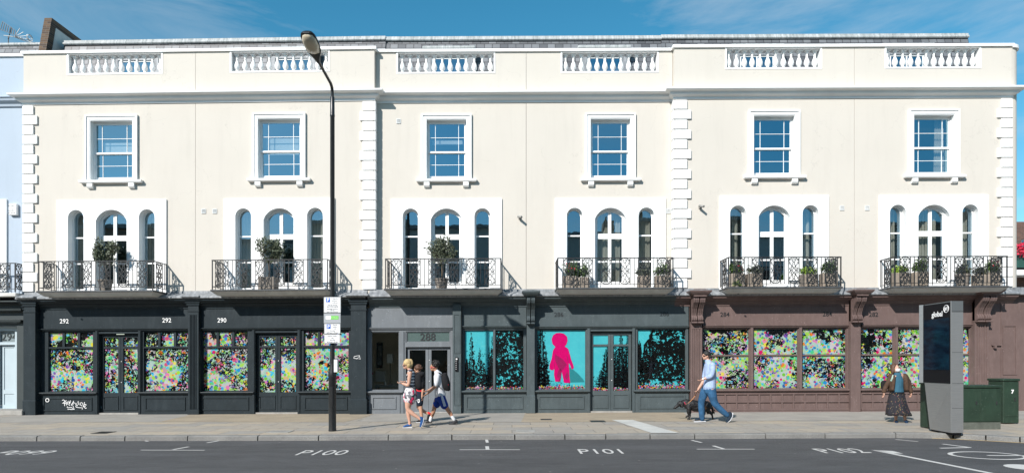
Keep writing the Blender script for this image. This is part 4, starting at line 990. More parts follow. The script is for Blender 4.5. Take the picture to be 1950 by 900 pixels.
for i in range(k): q=a+.04+i*fw; pts+=[(q+fw*.2,wy-.15),(q+fw*.3,wy-.128),(q+fw*.7,wy-.128),(q+fw*.8,wy-.15)]
pts+=[(b,wy-.15),(b,wy+.02)]; m.plan(pts,.20,2.6); m.box(a,b,wy-.15,wy+.02,2.601,3.45); m.box(a-.01,b+.01,wy-.165,wy+.02,0,.199); obj('pilaster',m,mb_,h); corbel(h,a,b,wy-.05,mb_)
# plain end wall of the brown shop
xe=15.62; m=MB().box(b,xe,wy-.03,wy+.16,0,3.5); x_=PX(1908,wy); panelframe(m,x_,x_+.42,1.10,2.60,wy-.03); panelframe(m,x_,x_+.42,.10,1.02,wy-.03); m.box(x_-.06,x_-.03,wy-.05,wy-.0305,0,3.3); m.box(xe-.1,xe,wy+.161,8,0,3.5); obj('end_wall',m,mb_,h)
l=MB().box(15.2,xe+.12,wy-.30,8,3.50,3.56,.01); l.box(15.2,xe+.02,wy-.1,8,3.561,3.74); obj('lead_cap',l,M['lead'],h)
obj('bracket_arm',MB().box(PX(1886,wy),PX(1903,wy),wy-.09,wy-.0305,1.98,2.01).box(PX(1889,wy),PX(1893,wy),wy-.12,wy-.0305,1.90,1.979),mb_,h)

# printed trees and figure on the cyan film (flat artwork in the place itself)
def clip(p,r): return r[0]<=p[0]<=r[1] and r[2]<=p[1]<=r[3]
def conifer(mb,x,z0,top,wbase,rct,y,rn,dens=1.0):
    H=top-z0; n=int(H/.035)
    def put(poly):
        q=[(min(max(a,rct[0]),rct[1]),min(max(b,rct[2]),rct[3])) for a,b in poly]
        ar=sum(q[i][0]*q[(i+1)%len(q)][1]-q[(i+1)%len(q)][0]*q[i][1] for i in range(len(q)))
        if abs(ar)>1e-5: mb.add([(a,y,b) for a,b in q],[tuple(range(len(q)))] )
    put([(x-.012,z0),(x+.012,z0),(x+.004,top)])
    for i in range(n):
        t=i/n; z=z0+H*t; hw=wbase*(1-t)**.8*rn.uniform(.55,1.1)+.01
        for s in (-1,1):
            if rn.random()>dens: continue
            L=hw*rn.uniform(.6,1.1); up=L*rn.uniform(-.05,.5); put([(x,z),(x+s*L*.5,z-.01+up*.3),(x+s*L,z+up),(x+s*L*.55,z+.035+up*.5)])
            for k in range(int(L/.03)):
                a=x+s*L*rn.uniform(.25,1.05); b=z+up*rn.uniform(.2,1)+rn.uniform(-.03,.05); r=rn.uniform(.008,.022); d=rn.uniform(0,3)
                put([(a+r*1.5*math.cos(d),b+r*1.5*math.sin(d)),(a+r*.6*math.cos(d+1.6),b+r*.6*math.sin(d+1.6)),(a-r*1.5*math.cos(d),b-r*1.5*math.sin(d)),(a-r*.6*math.cos(d+1.6),b-r*.6*math.sin(d+1.6))])
def speck(mb,rct,n,y,rn,fld,r0=.006,r1=.02):
    for _ in range(n):
        a=rn.uniform(rct[0],rct[1]); b=rn.uniform(rct[2],rct[3])
        if not fld(a,b): continue
        r=rn.uniform(r0,r1); k=rn.choice((3,4,5)); o=rn.uniform(0,6)
        mb.add([(min(max(a+r*rn.uniform(.6,1.3)*math.cos(o+6.283*i/k),rct[0]),rct[1]),y,min(max(b+r*rn.uniform(.6,1.3)*math.sin(o+6.283*i/k),rct[2]),rct[3])) for i in range(k)],[tuple(range(k))])
def flowers(h,rct,y,rn,ht=.12):
    cols=['f_red','f_blue','f_green','f_yellow','f_white','black','f_pink','magenta']
    mb=MB()
    for i in range(int((rct[1]-rct[0])*330)):
        mb.cur=rn.randrange(len(cols)); a=rn.uniform(rct[0]+.02,rct[1]-.02); b=rct[2]+.008+abs(rn.gauss(0,ht*.6)); r=rn.uniform(.008,.024); k=rn.choice((5,6)); 
        mb.add([(min(max(a+r*math.cos(6.283*j/k),rct[0]),rct[1]),y-.0003*(i%4),max(rct[2],b+r*math.sin(6.283*j/k))) for j in range(k)],[tuple(range(k))])
    return obj('printed_flowers',mb,[M[c] for c in cols],h)
for n_,c_ in (('f_red',(.7,.05,.05)),('f_blue',(.03,.15,.6)),('f_green',(.05,.4,.08)),('f_yellow',(.85,.65,.05)),('f_white',(.75,.65,.72)),('f_pink',(.8,.35,.6))): M[n_]=flat('print_'+n_[2:],c_,.4)
wy=-.2
def mk_trees():
    yv=wy+.087
    def R_(a,b): return (PX(a,wy)+.02,PX(b,wy)-.02,.722,2.508)
    # left pane of the tree picture
    rn=random.Random(3); h=HE['288']; r=R_(884,940); m=MB()
    e_=[(r[0],.722),(r[1],.722)]; k_=24
    for i in range(k_+1): xx=r[1]+(r[0]-r[1])*i/k_; e_.append((xx,1.45+.18*math.sin(i*.9)+rn.uniform(-.12,.12)+(.35 if i<3 else 0)))
    m2=MB().sheet(e_,yv+.0008); obj('printed_bushes',m2,M['ink'],h)
    for px,tp,wb in ((897,2.46,.20),(913,2.0,.14),(931,2.05,.10),(937,2.35,.14)): conifer(m,PX(px,wy),.7,tp,wb,r,yv,rn,.75)
    speck(m,r,1200,yv-.0005,rn,lambda a,b:b<2.0 and rn.random()<(2.0-b))
    obj('printed_trees',m,M['black'],h); flowers(h,(r[0],r[1],.722,0),yv-.002,rn,.05)
    m=MB().sheet([(PX(943,wy)+.02,.722),(PX(998,wy)-.02,.722),(PX(998,wy)-.02,2.508),(PX(943,wy)+.02,2.508)],yv); obj('printed_trees',m,M['ink'],h); flowers(h,(PX(943,wy)+.02,PX(998,wy)-.02,.722,0),yv-.003,rn,.04)
    h=HE['286']; r=R_(1022,1116); m=MB(); rn=random.Random(5)
    for px,tp,wb in ((1022,2.6,.22),(1032,2.7,.26),(1040,1.9,.18),(1028,1.8,.3)): conifer(m,PX(px,wy),.7,tp,wb,r,yv,rn)
    speck(m,r,2600,yv-.0005,rn,lambda a,b:(a-r[0])<.32+rn.gauss(0,.08)-.10*(b-.7))
    speck(m,r,1500,yv-.0005,rn,lambda a,b:b<.98 and a<r[0]+1.0,)
    obj('printed_trees',m,M['black'],h); flowers(h,(r[0],r[1],.722,0),yv-.0025,rn,.07)
    # right window of 286
    rr=R_(1214,1307); m=MB()
    def edge(z): return rr[0]+.40-.14*math.sin(z*7)+ (2.5-z)*-.02
    pts=[(rr[0],.722),(rr[1],.722),(rr[1],2.508),(PX(1243,wy),2.508)]
    rn2=random.Random(9); z=2.45; 
    prof=[(1243,2.5),(1238,2.35),(1236,2.2),(1228,2.05),(1224,1.8),(1219,2.05),(1214,2.25)]
    for px,zz in prof[1:]: pts+= [(PX(px+rn2.uniform(1,4),wy),zz+.05),(max(rr[0],PX(px-rn2.uniform(0,3),wy)),zz)]
    m.sheet(pts,yv); obj('printed_trees',m,M['ink'],h); flowers(h,(rr[0],rr[1],.722,0),yv-.003,rn2,.09)
    m=MB(); 
    for px,tp,wb in ((1241,2.55,.16),(1219,2.2,.12),(1228,2.0,.14)): conifer(m,PX(px,wy),1.2,tp,wb,rr,yv-.004,rn2)
    obj('printed_trees',m,M['black'],h)
    # doors
    yd=wy+.125+.012; a,b=PX(1124,wy)+.02,PX(1204,wy)-.02; mid=(a+b)/2
    l1=(a+.075,mid-.08,.66,2.36); l2=(mid+.08,b-.075,.66,2.36)
    for i,(rc,cs) in enumerate(((l1,((1155,1.95,.30),(1146,1.3,.2),(1158,2.1,.14))),(l2,((1168,2.3,.18),(1184,2.5,.26),(1197,2.6,.18),(1175,1.9,.25),(1192,1.8,.3))))):
        m=MB(); rn=random.Random(20+i)
        for px,tp,wb in cs: conifer(m,PX(px,wy),.6,tp,wb,rc,yd,rn)
        speck(m,rc,1800,yd-.0005,rn,lambda p,q:(i==1 and q<2.0) or (q<1.1 and rn.random()<.4))
        obj('printed_trees',m,M['black'],h); flowers(h,(rc[0],rc[1],.665,0),yd-.0025,rn,.06)
    # generic magenta standing figure, plain silhouette
    def q(u,v): px=1030+u/6; py=600+v/6; return (PX(px,wy+.085),PZ(px,py,wy+.085))
    sil=[(165,755),(150,680),(152,610),(130,628),(98,612),(100,560),(122,500),(138,400),(165,358),(132,325),(122,270),(140,225),(175,202),(215,198),(262,208),(298,240),(306,285),(290,335),(272,352),(312,380),(330,440),(345,500),(372,570),(376,600),(352,618),(335,570),(318,540),(322,600),(326,690),(335,770),(265,770),(250,700),(238,640),(232,700),(222,755)]
    P=[q(*p) for p in sil]; P=[(a,max(b,.73)) for a,b in P]
    m=MB().sheet(P,yv-.003); f=obj('printed_figure',m,M['magenta'],h)
    dk=flat('dark_magenta_print',(.42,.0,.12),.45)
    sh_=[q(*p) for p in ((322,600),(330,588),(420,660),(480,725),(500,760),(330,765))]; obj('printed_shadow',MB().sheet([(a,max(b,.74)) for a,b in sh_],yv-.0008),flat('teal_print',(.03,.27,.33),.4),h)
    m=MB()
    for poly in ([(238,640),(232,700),(222,755),(200,755),(215,690),(228,620)],[(318,540),(300,500),(296,455),(306,470)],[(152,610),(150,560),(156,520),(158,600)],[(160,440),(250,500),(300,560),(235,640),(200,600),(165,520)],[(200,620),(228,612),(215,690),(196,720),(182,690)],[(270,700),(300,640),(318,690),(300,740)]): m.sheet([q(*p) for p in poly],yv-.0035)
    obj('printed_folds',m,dk,f)
mk_trees()
# vents, cameras, plates on the wall
def vent(px,py,wy,no,w=.13):
    x=PX(px,wy); z=PZ(px,py,wy); m=MB().plate(rect(x-w/2,x+w/2,z-.07,z+.07),[rect(x-w/2+.018,x+w/2-.018,z-.052,z+.052)],wy-.02,wy-.001)
    for i in range(4): m.box(x-w/2+.025+i*(w-.05)/4,x-w/2+.035+i*(w-.05)/4,wy-.015,wy-.002,z-.05,z+.05)
    v=obj('wall_vent',m,M['blind'],HE[no]); obj('grille',MB().box(x-w/2+.019,x+w/2-.019,wy-.004,wy-.0005,z-.051,z+.051),M['stone'],v)
for a in ((388,402,-.2,'290'),(409,402,-.2,'290'),(759,231,0,'288'),(1272,402,0,'286'),(1281,402,0,'286'),(1603,396,-.2,'284'),(1651,396,-.2,'282')): vent(*a)
for px,py,wy,no,lab in ((990,414,0,'288','small grey security camera on the cream wall between the two middle houses'),(1333,394,-.2,'284','small grey security camera right of the quoins above the man with the dog')):
    x=PX(px,wy);z=PZ(px,py,wy); e=empty('security_camera',(x,wy,z),lab,'security camera','security cameras on the terrace wall')
    obj('bracket',MB().tube([(x,wy,z),(x,wy-.08,z),(x+.01,wy-.12,z-.02)],.014,6),M['slabwhite'],e); obj('housing',MB().tube([(x-.05,wy-.10,z+.01),(x+.05,wy-.24,z-.04)],[.042,.036],10),M['stone'],e,smooth=True)
    obj('mount',MB().lathe(x,wy-.0,[(.05,z-.05),(.05,z+.05)],12),M['stone'],e)
# balcony plants
G1='olive trees in pots on the balconies'
olive(-12.20,-.62,3.706,'sparse olive tree in a pot on the first balcony from the left',1.55,.36,11,G1)
olive(-7.27,-.62,3.706,'bushy olive tree in a brown pot on the balcony behind the lamp post',1.60,.42,12,G1,'box')
olive(-2.12,-.42,3.706,'round headed olive tree on the balcony above the grey doorway numbered 288',1.58,.44,13,G1)
G2='planters standing on the right hand balconies'
for i,(px,wy,w,hh,lab,kd,pl,ph) in enumerate((
 (1085,0,.42,.40,'planter with straggling stems at the left end of the balcony over the magenta figure','box','mix',.38),(1109,0,.40,.36,'planter with pink flowers beside the left window of the balcony over the magenta figure','box','mix',.34),
 (1226,0,.36,.40,'pale planter left of the right corner on the balcony over the magenta figure','box','olive',.18),(1261,0,.44,.40,'planter with bright foliage at the right corner of the balcony over the magenta figure','box','mix',.30),
 (1403,-.2,.42,.42,'planter at the left end of the balcony above the brown shop numbered 284','box','mix',.25),(1436,-.2,.44,.42,'second planter from the left on the balcony above the brown shop numbered 284','box','olive',.22),
 (1540,-.2,.46,.40,'low planter with yellowish grass on the balcony above the brown shop numbered 284','box','lime',.14),(1577,-.2,.44,.42,'planter with flowers at the right end of the balcony above the brown shop numbered 284','box','mix',.30),
 (1714,-.2,.44,.42,'planter with yellow green foliage at the left end of the rightmost balcony','box','lime',.18),(1751,-.2,.40,.44,'dark bushy planter left of the door on the rightmost balcony','box','mix',.32),
 (1833,-.2,.42,.38,'round pot right of the door on the rightmost balcony','pot','olive',.20),(1868,-.2,.42,.36,'square planter between the round pot and the end of the rightmost balcony','box','olive',.20),(1890,-.2,.30,.42,'planter of dense small leaves at the right end of the rightmost balcony','box','mix',.30))):
    Y=wy-.5; planter(PX(px,Y),Y,3.706,w,hh,lab,G2,40+i,kd,pl,ph)
x=PX(1402,-.85); l=MB(); leaves(l,(x,-.9,3.80),(.13,.06,.11),130,.05,random.Random(3)); l2=empty('trailing_plant',(x,-.9,3.706),'small lime green plant at the foot of the railing on the balcony above shop 284','plant'); obj('foliage',l,M['limeleaf'],l2); obj('pot',MB().lathe(x,-.9,[(.05,3.706),(.07,3.77)],12),M['terracotta'],l2)
# ------------------------------------------------------------------ pale blue house on the left
nb=empty('terrace_house',(-18,0,0),'pale blue house at the left edge with the doorway numbered 294','house')
wl=0.02; cz_=PZ(20,109,wl)
m=MB().plate(rect(-22,-15.03,3.6,cz_),[rect(-18.6,-17.5,4.0,6.2),rect(-18.6,-17.5,7.1,8.9)],wl,wl+.3); obj('wall',m,M['bluewall'],nb)
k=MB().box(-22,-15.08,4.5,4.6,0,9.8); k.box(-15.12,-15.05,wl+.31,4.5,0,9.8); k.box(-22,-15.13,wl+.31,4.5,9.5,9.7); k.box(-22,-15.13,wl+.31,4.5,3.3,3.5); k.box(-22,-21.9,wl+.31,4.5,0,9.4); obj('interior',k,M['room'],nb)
m=MB().mould(-22,-15.03,wl,wl+.3,[(0,cz_),(.06,cz_+.01),(.06,cz_+.09),(-.3,cz_+.12)],False,False); obj('coping',m,M['white'],nb)
zc=PZ(20,205,wl); m=MB().mould(-22,-15.03,wl,wl+.05,[(0,zc),(.05,zc+.02),(.07,zc+.10),(.16,zc+.16),(.18,zc+.22),(.22,zc+.25),(0,zc+.30)],False,False); obj('cornice',m,M['bluewall'],nb)
zr=PZ(20,86,1.7); m=MB().add([(-22,.7,9.7),(-15.45,.7,9.7),(-15.45,1.7,zr),(-22,1.7,zr),(-22,6,zr),(-15.45,6,zr)],[(0,1,2,3),(3,2,5,4)]); rr_=obj('roof',m,M['slate'],nb); m=MB().tube([(-22,1.68,zr),(-15.45,1.68,zr)],.06,8); obj('ridge_tiles',m,M['ridge'],rr_)
m=MB().plate(rect(-19.2,PX(12,wl-.05),3.8,PZ(6,380,wl)),[rect(-18.6,-17.5,4.0,6.2)],wl-.05,wl-.001); obj('window_surround',m,M['white'],nb)
for z0,z1 in ((4.0,6.2),(7.1,8.9)):
    w_=empty('sash_window',(-18.05,wl,z0),parent=nb); obj('frame',MB().plate(rect(-18.6,-17.5,z0,z1),[rect(-18.52,-17.58,z0+.08,(z0+z1)/2-.03),rect(-18.52,-17.58,(z0+z1)/2+.03,z1-.08)],wl+.15,wl+.2),M['whitegloss'],w_); obj('pane',vsheet(-18.55,-17.55,z0+.05,z1-.05,wl+.175),M['glass'],w_)
B=empty('balcony',(-17,wl-.4,3.6),parent=nb); xr=-15.12
obj('slab',MB().box(-20,-15.06,wl-.47,wl-.001,3.60,3.72,.02),M['slabwhite'],B); railing(B,-19.6,xr,wl-.42,wl-.03,3.84,4.62,8,left=False)
md=paint('door_surround_green_black',(.035,.045,.047),.45,.1)
m=MB().box(-22,-15.03,wl-.02,wl+.3,2.75,3.45); m.box(PX(33,wl),-15.03,wl-.02,wl+.3,0,2.749); m.box(-22,PX(-30,wl),wl-.02,wl+.3,0,2.749); m.mould(-22,-15.3,wl-.02,wl,[(0,2.80),(.05,2.82),(.14,2.86),(.16,2.92),(0,2.95)],False,True); obj('shop_surround',m,md,nb)
m=MB().mould(-22,-15.3,wl-.02,wl,[(0,3.18),(.18,3.20),(.20,3.25),(0,3.30)],False,True); m.mould(-22,-15.1,wl-.02,wl,[(0,3.45),(.30,3.46),(.30,3.50),(0,3.58)],False,True); obj('blind_box',m,md,nb)
yd=wl+.28; D=empty('front_door',(PX(18,yd),yd,.15),parent=nb); a,b=PX(3,yd),PX(31,yd)
obj('leaf',MB().plate(rect(a,b,.16,2.14),[rect(a+.08,b-.07,.75,2.08),rect(a+.08,b-.07,.28,.62)],yd,yd+.05),M['doorblue'],D); obj('panel',MB().box(a+.07,b-.06,yd+.02,yd+.03,.27,2.09),M['doorblue'],D)
m=MB().plate(rect(PX(-30,wl+.2),PX(33,wl+.2),.16,2.749),[rect(a-.02,b+.02,.17,2.16),rect(a-.02,b+.02,2.25,2.6),rect(PX(-28,yd),a-.12,.6,2.6)],wl+.20,wl+.27); obj('door_frame',m,M['doorblue'],nb)
obj('house_number',place(textmb('294',.34,.004),PX(18,yd),yd-.012,2.30),md,D); obj('transom_pane',vsheet(a-.05,b+.05,2.2,2.65,yd),paint('dull_transom_glass',(.20,.24,.25),.3,.1),D)
obj('shop_pane',vsheet(PX(-29,yd),a-.1,.6,2.6,yd-.02),M['shopglass'],nb)
m=MB().box(-20,PX(37,-.6),-.50,wl+.4,.0,.15,.01); m.box(-20,PX(34,-.5),-.3,wl+.4,.151,.158); obj('doorstep',m,M['stone'],nb)
ab=empty('alarm_box',(PX(25,-.05),-.02,PZ(25,400,0)),'white alarm box with small print on the pale blue wall beside the quoins','alarm box'); x=PX(25,-.05); z=PZ(25,400,0)
obj('case',MB().box(x-.125,x+.125,wl-.10,wl-.001,z-.17,z+.19,.015),M['white'],ab)
for t_,zz,s_ in (('SECURITY',.10,.055),('ALARM',-.05,.06),('24 HOUR',-.12,.05)): obj('lettering',place(textmb(t_,s_,.001),x-.02,wl-.102,z+zz),M['numblack'],ab)
obj('emblem',MB().tube([(x-.02+.03*math.cos(i*.5236),wl-.102,z+.04+.03*math.sin(i*.5236)) for i in range(13)],.004,4),M['numblack'],ab)
# rooftop television aerial
ae=empty('television_aerial',(-16.35,1.65,12.0),'rooftop television aerial with a mesh reflector above the pale blue house','aerial'); ax=PX(15,1.65); z0=12.0
def AP(u,v,dy=0): px,py=u/3.46,v/3.46; return (PX(px,1.65),1.65+dy,PZ(px,py,1.65))
obj('mast',MB().tube([AP(55,300),AP(55,235)],.016,6).tube([AP(55,262),AP(76,180)],.012,6),M['iron'],ae)
obj('boom',MB().tube([AP(40,245,-.1),AP(110,245),AP(205,270,.25)],.014,6),M['blind'],ae)
m=MB()
for i in range(8):
    t=i/7; m.tube([AP(20+16*(0)+t*100-0,210-0+t*0+ (t*35),-.12),AP(36+t*86,155+t*60,-.12)],.011,4)
m.tube([AP(18,208,-.12),AP(120,245,-.12)],.007,4); m.tube([AP(36,155,-.12),AP(122,215,-.12)],.007,4); obj('reflector',m,M['iron'],ae)
m=MB()
for i in range(6):
    s=(i-2.5)*.16; m.tube([AP(95,245),AP(190,228+i*8,s)],.010,4)
for i in range(3): c=AP(190+i*5,250); m.tube([(c[0],c[1]+.12*math.cos(a*.6),c[2]+.10*math.sin(a*.6)) for a in range(11)],.008,4)
obj('elements',m,M['blind'],ae)

# ------------------------------------------------------------------ background at the far right
fl=empty('block_of_flats',(45,30,0),'dark brick flats with white balcony bands beyond the right hand corner of the terrace','flats')
m=MB().plate(rect(31,70,0,11.1),[rect(32+i*3.2,34.2+i*3.2,z,z+1.5) for i in range(11) for z in (1.2,5.1,8.4)],25,25.4); m.box(31,70,34,34.3,0,11.1); m.box(31,31.3,25.41,33.9,0,11.1); m.box(31,70,25.41,33.9,11.0,11.1); obj('wall',m,M['flatbrick'],fl)
wm=MB(); gm=MB()
for i in range(11):
    for z in (1.2,5.1,8.4):
        x=32+i*3.2; wm.plate(rect(x,x+2.2,z,z+1.5),[rect(x+.08,x+1.05,z+.08,z+1.42),rect(x+1.15,x+2.12,z+.08,z+1.42)],25.1,25.2); gm.sheet(rect(x+.05,x+2.15,z+.05,z+1.45),25.16)
        if i<3: obj('window',MB().plate(rect(x,x+2.2,z,z+1.5),[rect(x+.08,x+1.05,z+.08,z+1.42),rect(x+1.15,x+2.12,z+.08,z+1.42)],25.1,25.2),M['white'],fl); obj('pane',vsheet(x+.05,x+2.15,z+.05,z+1.45,25.16),M['glass'],fl)
        else: obj('window',MB().plate(rect(x,x+2.2,z,z+1.5),[rect(x+.08,x+2.12,z+.08,z+1.42)],25.1,25.2).sheet(rect(x+.05,x+2.15,z+.05,z+1.45),25.16),M['white'],fl)
for z in (3.9,7.25): obj('balcony_band',MB().box(31,70,23.6,25,z,z+.34),M['white'],fl); obj('balcony_rail',MB().box(31,70,23.65,23.7,z+.5,z+1.35),paint('dark_green_panel',(.02,.07,.055),.5),fl)
def tagl(name,lb,c,r,n,s,mat,cat,grp=None): m=MB(); leaves(m,c,r,n,s,random.Random(hash(lb)%97 if False else len(lb)),shape=.5); return tag(obj(name,m,mat,origin=(c[0],c[1],c[2]-r[2])),lb,cat,grp)
tagl('flower_box','red flowering box on the upper balcony of the dark brick flats',(34.0,23.5,8.9),(1.2,.3,.35),500,.22,M['petal'],'flower box')
tagl('hanging_basket','leafy hanging basket under the lower balcony of the dark brick flats',(33.6,23.3,3.0),(.5,.4,.4),400,.16,M['limeleaf'],'plant')
tagl('hanging_plant','green plants spilling over the middle balcony of the dark brick flats',(34.0,23.4,5.0),(1.1,.3,.4),500,.18,M['leaf'],'plant')
hd=MB(); rn=random.Random(8)
for i in range(16000):
    x=rn.uniform(20.5,46); f=rn.random(); 
    if f<.55: p=(x,8+rn.gauss(0,.03),rn.uniform(0,1.5))
    else: p=(x,rn.uniform(8,9.2),1.5+rn.gauss(0,.035))
    a=Vector((rn.gauss(0,1),rn.gauss(0,1),rn.gauss(0,1))).normalized()*.05; b=Vector((rn.gauss(0,1),rn.gauss(0,1),rn.gauss(0,1))).normalized()*.035; q=Vector(p); hd.add([q-a,q+b,q+a,q-b],[(0,1,2,3)])
hd.box(20.6,45.9,8.04,9.15,0,1.47)
tag(obj('hedge',hd,M['limeleaf'],origin=(33,8.6,0)),'clipped bright green hedge in front of the dark brick flats','hedge')

# ------------------------------------------------------------------ buildings across the street, seen in the window reflections
rn=random.Random(21)
xs=[-48,-38,-27,-17,-8,1,9,18,27,38,50]
for i in range(len(xs)-1):
    a,b=xs[i]+.02,xs[i+1]-.02; H=[11.6,12.2,11.0,12.4,12.0,11.4,12.5,11.2,12.0,11.8][i]; c=[(.50,.47,.41),(.30,.20,.14),(.58,.57,.54),(.36,.30,.24),(.52,.49,.44)][i%5]
    e=empty('terrace_house',((a+b)/2,-29.5,0),'plain house across the street glimpsed only as a window reflection','house','houses across the street')
    holes=[]; n=3
    for k in range(n):
        xc=a+(b-a)*(k+.5)/n
        for z in (4.6,7.2): holes.append(rect(xc-.5,xc+.5,z,z+1.6 if z<7 else min(z+1.3,H-.6)))
    m=MB(); pl_=MB().plate(rect(a,b,0,H),holes,0,.4); m.v=[(v[0],-29.5-v[1],v[2]) for v in pl_.v]; m.f=pl_.f; m.m=pl_.m
    obj('wall',m,paint('opposite_wall',c,.85,.08),e); obj('interior',MB().box(a,b,-31.4,-30.9,0,H),M['room'],e)
    obj('cornice',MB().box(a,b,-29.5,-29.2,H-.25,H+.02),M['stone'],e)
    for xc in (a+1.0,b-1.2): obj('chimney',MB().box(xc-.45,xc+.45,-33,-32,H-.5,H+1.5).lathe(xc-.2,-32.5,[(.1,H+1.5),(.09,H+1.9)],8).lathe(xc+.2,-32.5,[(.1,H+1.5),(.09,H+1.9)],8),M['brick'],e)
struct('far_pavement',MB().box(-60,60,-29.2,-21.5,-.10,.0),M['slabs'])

# ------------------------------------------------------------------ lamp post
bx,by=GP(633,820)
lp=empty('street_lamp',(bx,by,0),'tall black street lamp on the pavement with its head reaching over the road','street lamp')
D0=CD+by
def PH(py,px=633,Y=None): return PZ(px,py,by if Y is None else Y)
zA=PH(712);zB=PH(694);zT=PH(185)
obj('pole',MB().lathe(bx,by,[(.088,0.002),(.088,.03),(.083,.05),(.083,zA-.12),(.088,zA-.11),(.088,zA),(.080,zA+.05),(.056,zB),(.052,zB+.05),(.050,zT-.45),(.055,zT-.44),(.055,zT-.40),(.050,zT-.39),(.049,zT)],20),M['castiron'],lp,smooth=True,ang=40)
hx=bx
arm=[(hx,by,zT-.05),(hx,by,zT+.30),(hx,by-.03,zT+.42),(hx,by-.14,zT+.54),(hx,by-1.15,8.02-.12)]
za=7.88
arm=[(hx,by,zT-.06),(hx,by,zT+.10),(hx,by-.04,zT+.20),(hx,by-.14,zT+.25),(hx,by-1.10,za)]
obj('arm',MB().tube(arm,[.036,.034,.034,.033,.030],10,up=(1,0,0)),M['castiron'],lp,smooth=True)
ca=Vector((hx,by-1.05,za-.01)); cb_=Vector((hx,by-1.88,za+.20)); ax_=(cb_-ca).normalized(); up_=Vector((1,0,0)).cross(ax_); up_=up_ if up_.z>0 else -up_
def headloft(prof,n=18,lo=False):
    vs=[];fs=[]
    for t,wd,hu,hd_ in prof:
        c=ca+ax_*t
        for k in range(n):
            a=2*math.pi*k/n; s_=math.sin(a); vs.append(c+Vector((1,0,0))*(wd*math.copysign(abs(math.cos(a))**.8,math.cos(a)))+up_*((hu if s_>0 else hd_)*s_))
    for i in range(len(prof)-1):
        for k in range(n): fs.append((i*n+k,i*n+(k+1)%n,(i+1)*n+(k+1)%n,(i+1)*n+k))
    fs.append(tuple(range(n))); fs.append(tuple((len(prof)-1)*n+k for k in range(n)))
    return MB().add(vs,fs)
obj('lamp_housing',headloft([(0,.035,.04,.04),(.10,.06,.06,.05),(.24,.115,.085,.05),(.34,.15,.10,.022),(.55,.165,.11,.015),(.74,.15,.10,.015),(.82,.12,.07,.015),(.85,.07,.03,.01)]),M['castiron'],lp,smooth=True,ang=60)
bowl=paint('cream_lamp_bowl',(.55,.47,.34),.18,.12,7,.05)
obj('lamp_bowl',headloft([(.29,.06,.0,.045),(.33,.125,.0,.075),(.50,.150,.0,.11),(.68,.142,.0,.105),(.79,.10,.0,.07),(.82,.05,.0,.03)]),bowl,lp,smooth=True,ang=60)
obj('sticker_plate',MB().box(bx+.06,bx+.14,by-.10,by+.0,PH(708),PH(684),.004),M['blind'],lp)
obj('door_patch',MB().box(bx-.03,bx+.03,by-.086,by-.06,.55,1.0,.004),M['castiron'],lp)
# signs on the post
bl=flat('sign_blue',(.01,.10,.48),.35); sw_=flat('sign_white',(.74,.75,.76),.35); sg=flat('sign_grey',(.34,.36,.38),.4); gn=flat('sign_green',(.16,.55,.08),.4)
ys=by-.095; SX=lambda px:PX(px,ys); SZ=lambda py:PZ(633,py,ys)
def sign(px0,px1,py0,py1,mat,label,lines,pbox=None,dy=0):
    a,b=SX(px0),SX(px1); z0,z1=SZ(py1),SZ(py0); y=ys-dy
    e=empty('parking_sign',((a+b)/2,y,z0),label,'sign','signs stacked on the street lamp')
    obj('plate',MB().box(a,b,y,y+.012,z0+.003,z1-.003,.003),mat,e)
    obj('clip',MB().box((a+b)/2-.04,(a+b)/2+.04,y+.013,y+.045,(z0+z1)/2-.02,(z0+z1)/2+.02),M['iron'],e)
    if mat is sw_:
        bd=MB().plate(rect(a+.008,b-.008,z0+.011,z1-.011),[rect(a+.012,b-.012,z0+.015,z1-.015)],y-.001,y-.0002); obj('border',bd,M['numblack'],e)
    for t_,px,py,s_ in lines: obj('lettering',place(textmb(t_,s_,.0005,.0),SX(px),y-.0018,SZ(py)),M['numblack'],e)
    if pbox: x0,x1,p0,p1=pbox; obj('symbol',MB().box(SX(x0),SX(x1),y-.002,y-.0003,SZ(p1),SZ(p0)),bl,e); obj('letter',place(textmb('P',.105,.0008,.003),(SX(x0)+SX(x1))/2,y-.0035,SZ(p1)+.015),sw_,e)
    return e
sign(616.7,648.8,565,595.3,sw_,'white pay by phone parking sign with a blue P, topmost on the lamp post',[('Mon-Fri',638.5,569.5,.036),('8.30 am -',638,573.2,.036),('6.30 pm',638,577,.036),('Pay by phone',633,581.2,.040),('020 7023 8078',633,584.8,.042),('quoting location',633,588.4,.038),('60166',633,591.4,.038),('Max stay 4 hours',633,594.3,.036)],(621,628.5,567,574.8))
e=sign(616.5,648.5,595.8,615.2,sg,'grey plate with a small white and green label between the parking signs',[],None,-.004)
obj('label',MB().box(SX(620),SX(630),ys+.002,ys+.0035,SZ(607.5),SZ(601)),sw_,e); obj('label',MB().box(SX(630),SX(644.5),ys+.002,ys+.0035,SZ(607.5),SZ(601)),gn,e); obj('lettering',place(textmb('RingGo' if False else 'Permit zone',.03,.0005),SX(637),ys+.001,SZ(605)),sw_,e)
sign(617.5,648,615.6,635.3,sw_,'white permit holders parking sign with a blue P beneath the grey plate',[('Permit',638,619.5,.034),('holders',638,622.7,.034),('only',638,626,.034),('Saturday',633,630,.036),('8.30 am-1.30 pm',633,633.8,.038)],(622,629.5,617,625.5))
sign(617.5,647.5,636,653,sw_,'plain white traders sign, lowest of the four on the lamp post',[('Antique traders',633,640.3,.034),('only',633,643.8,.034),('Saturday',633,647.3,.036),('8.30 am-1.30 pm',633,651.2,.036)])

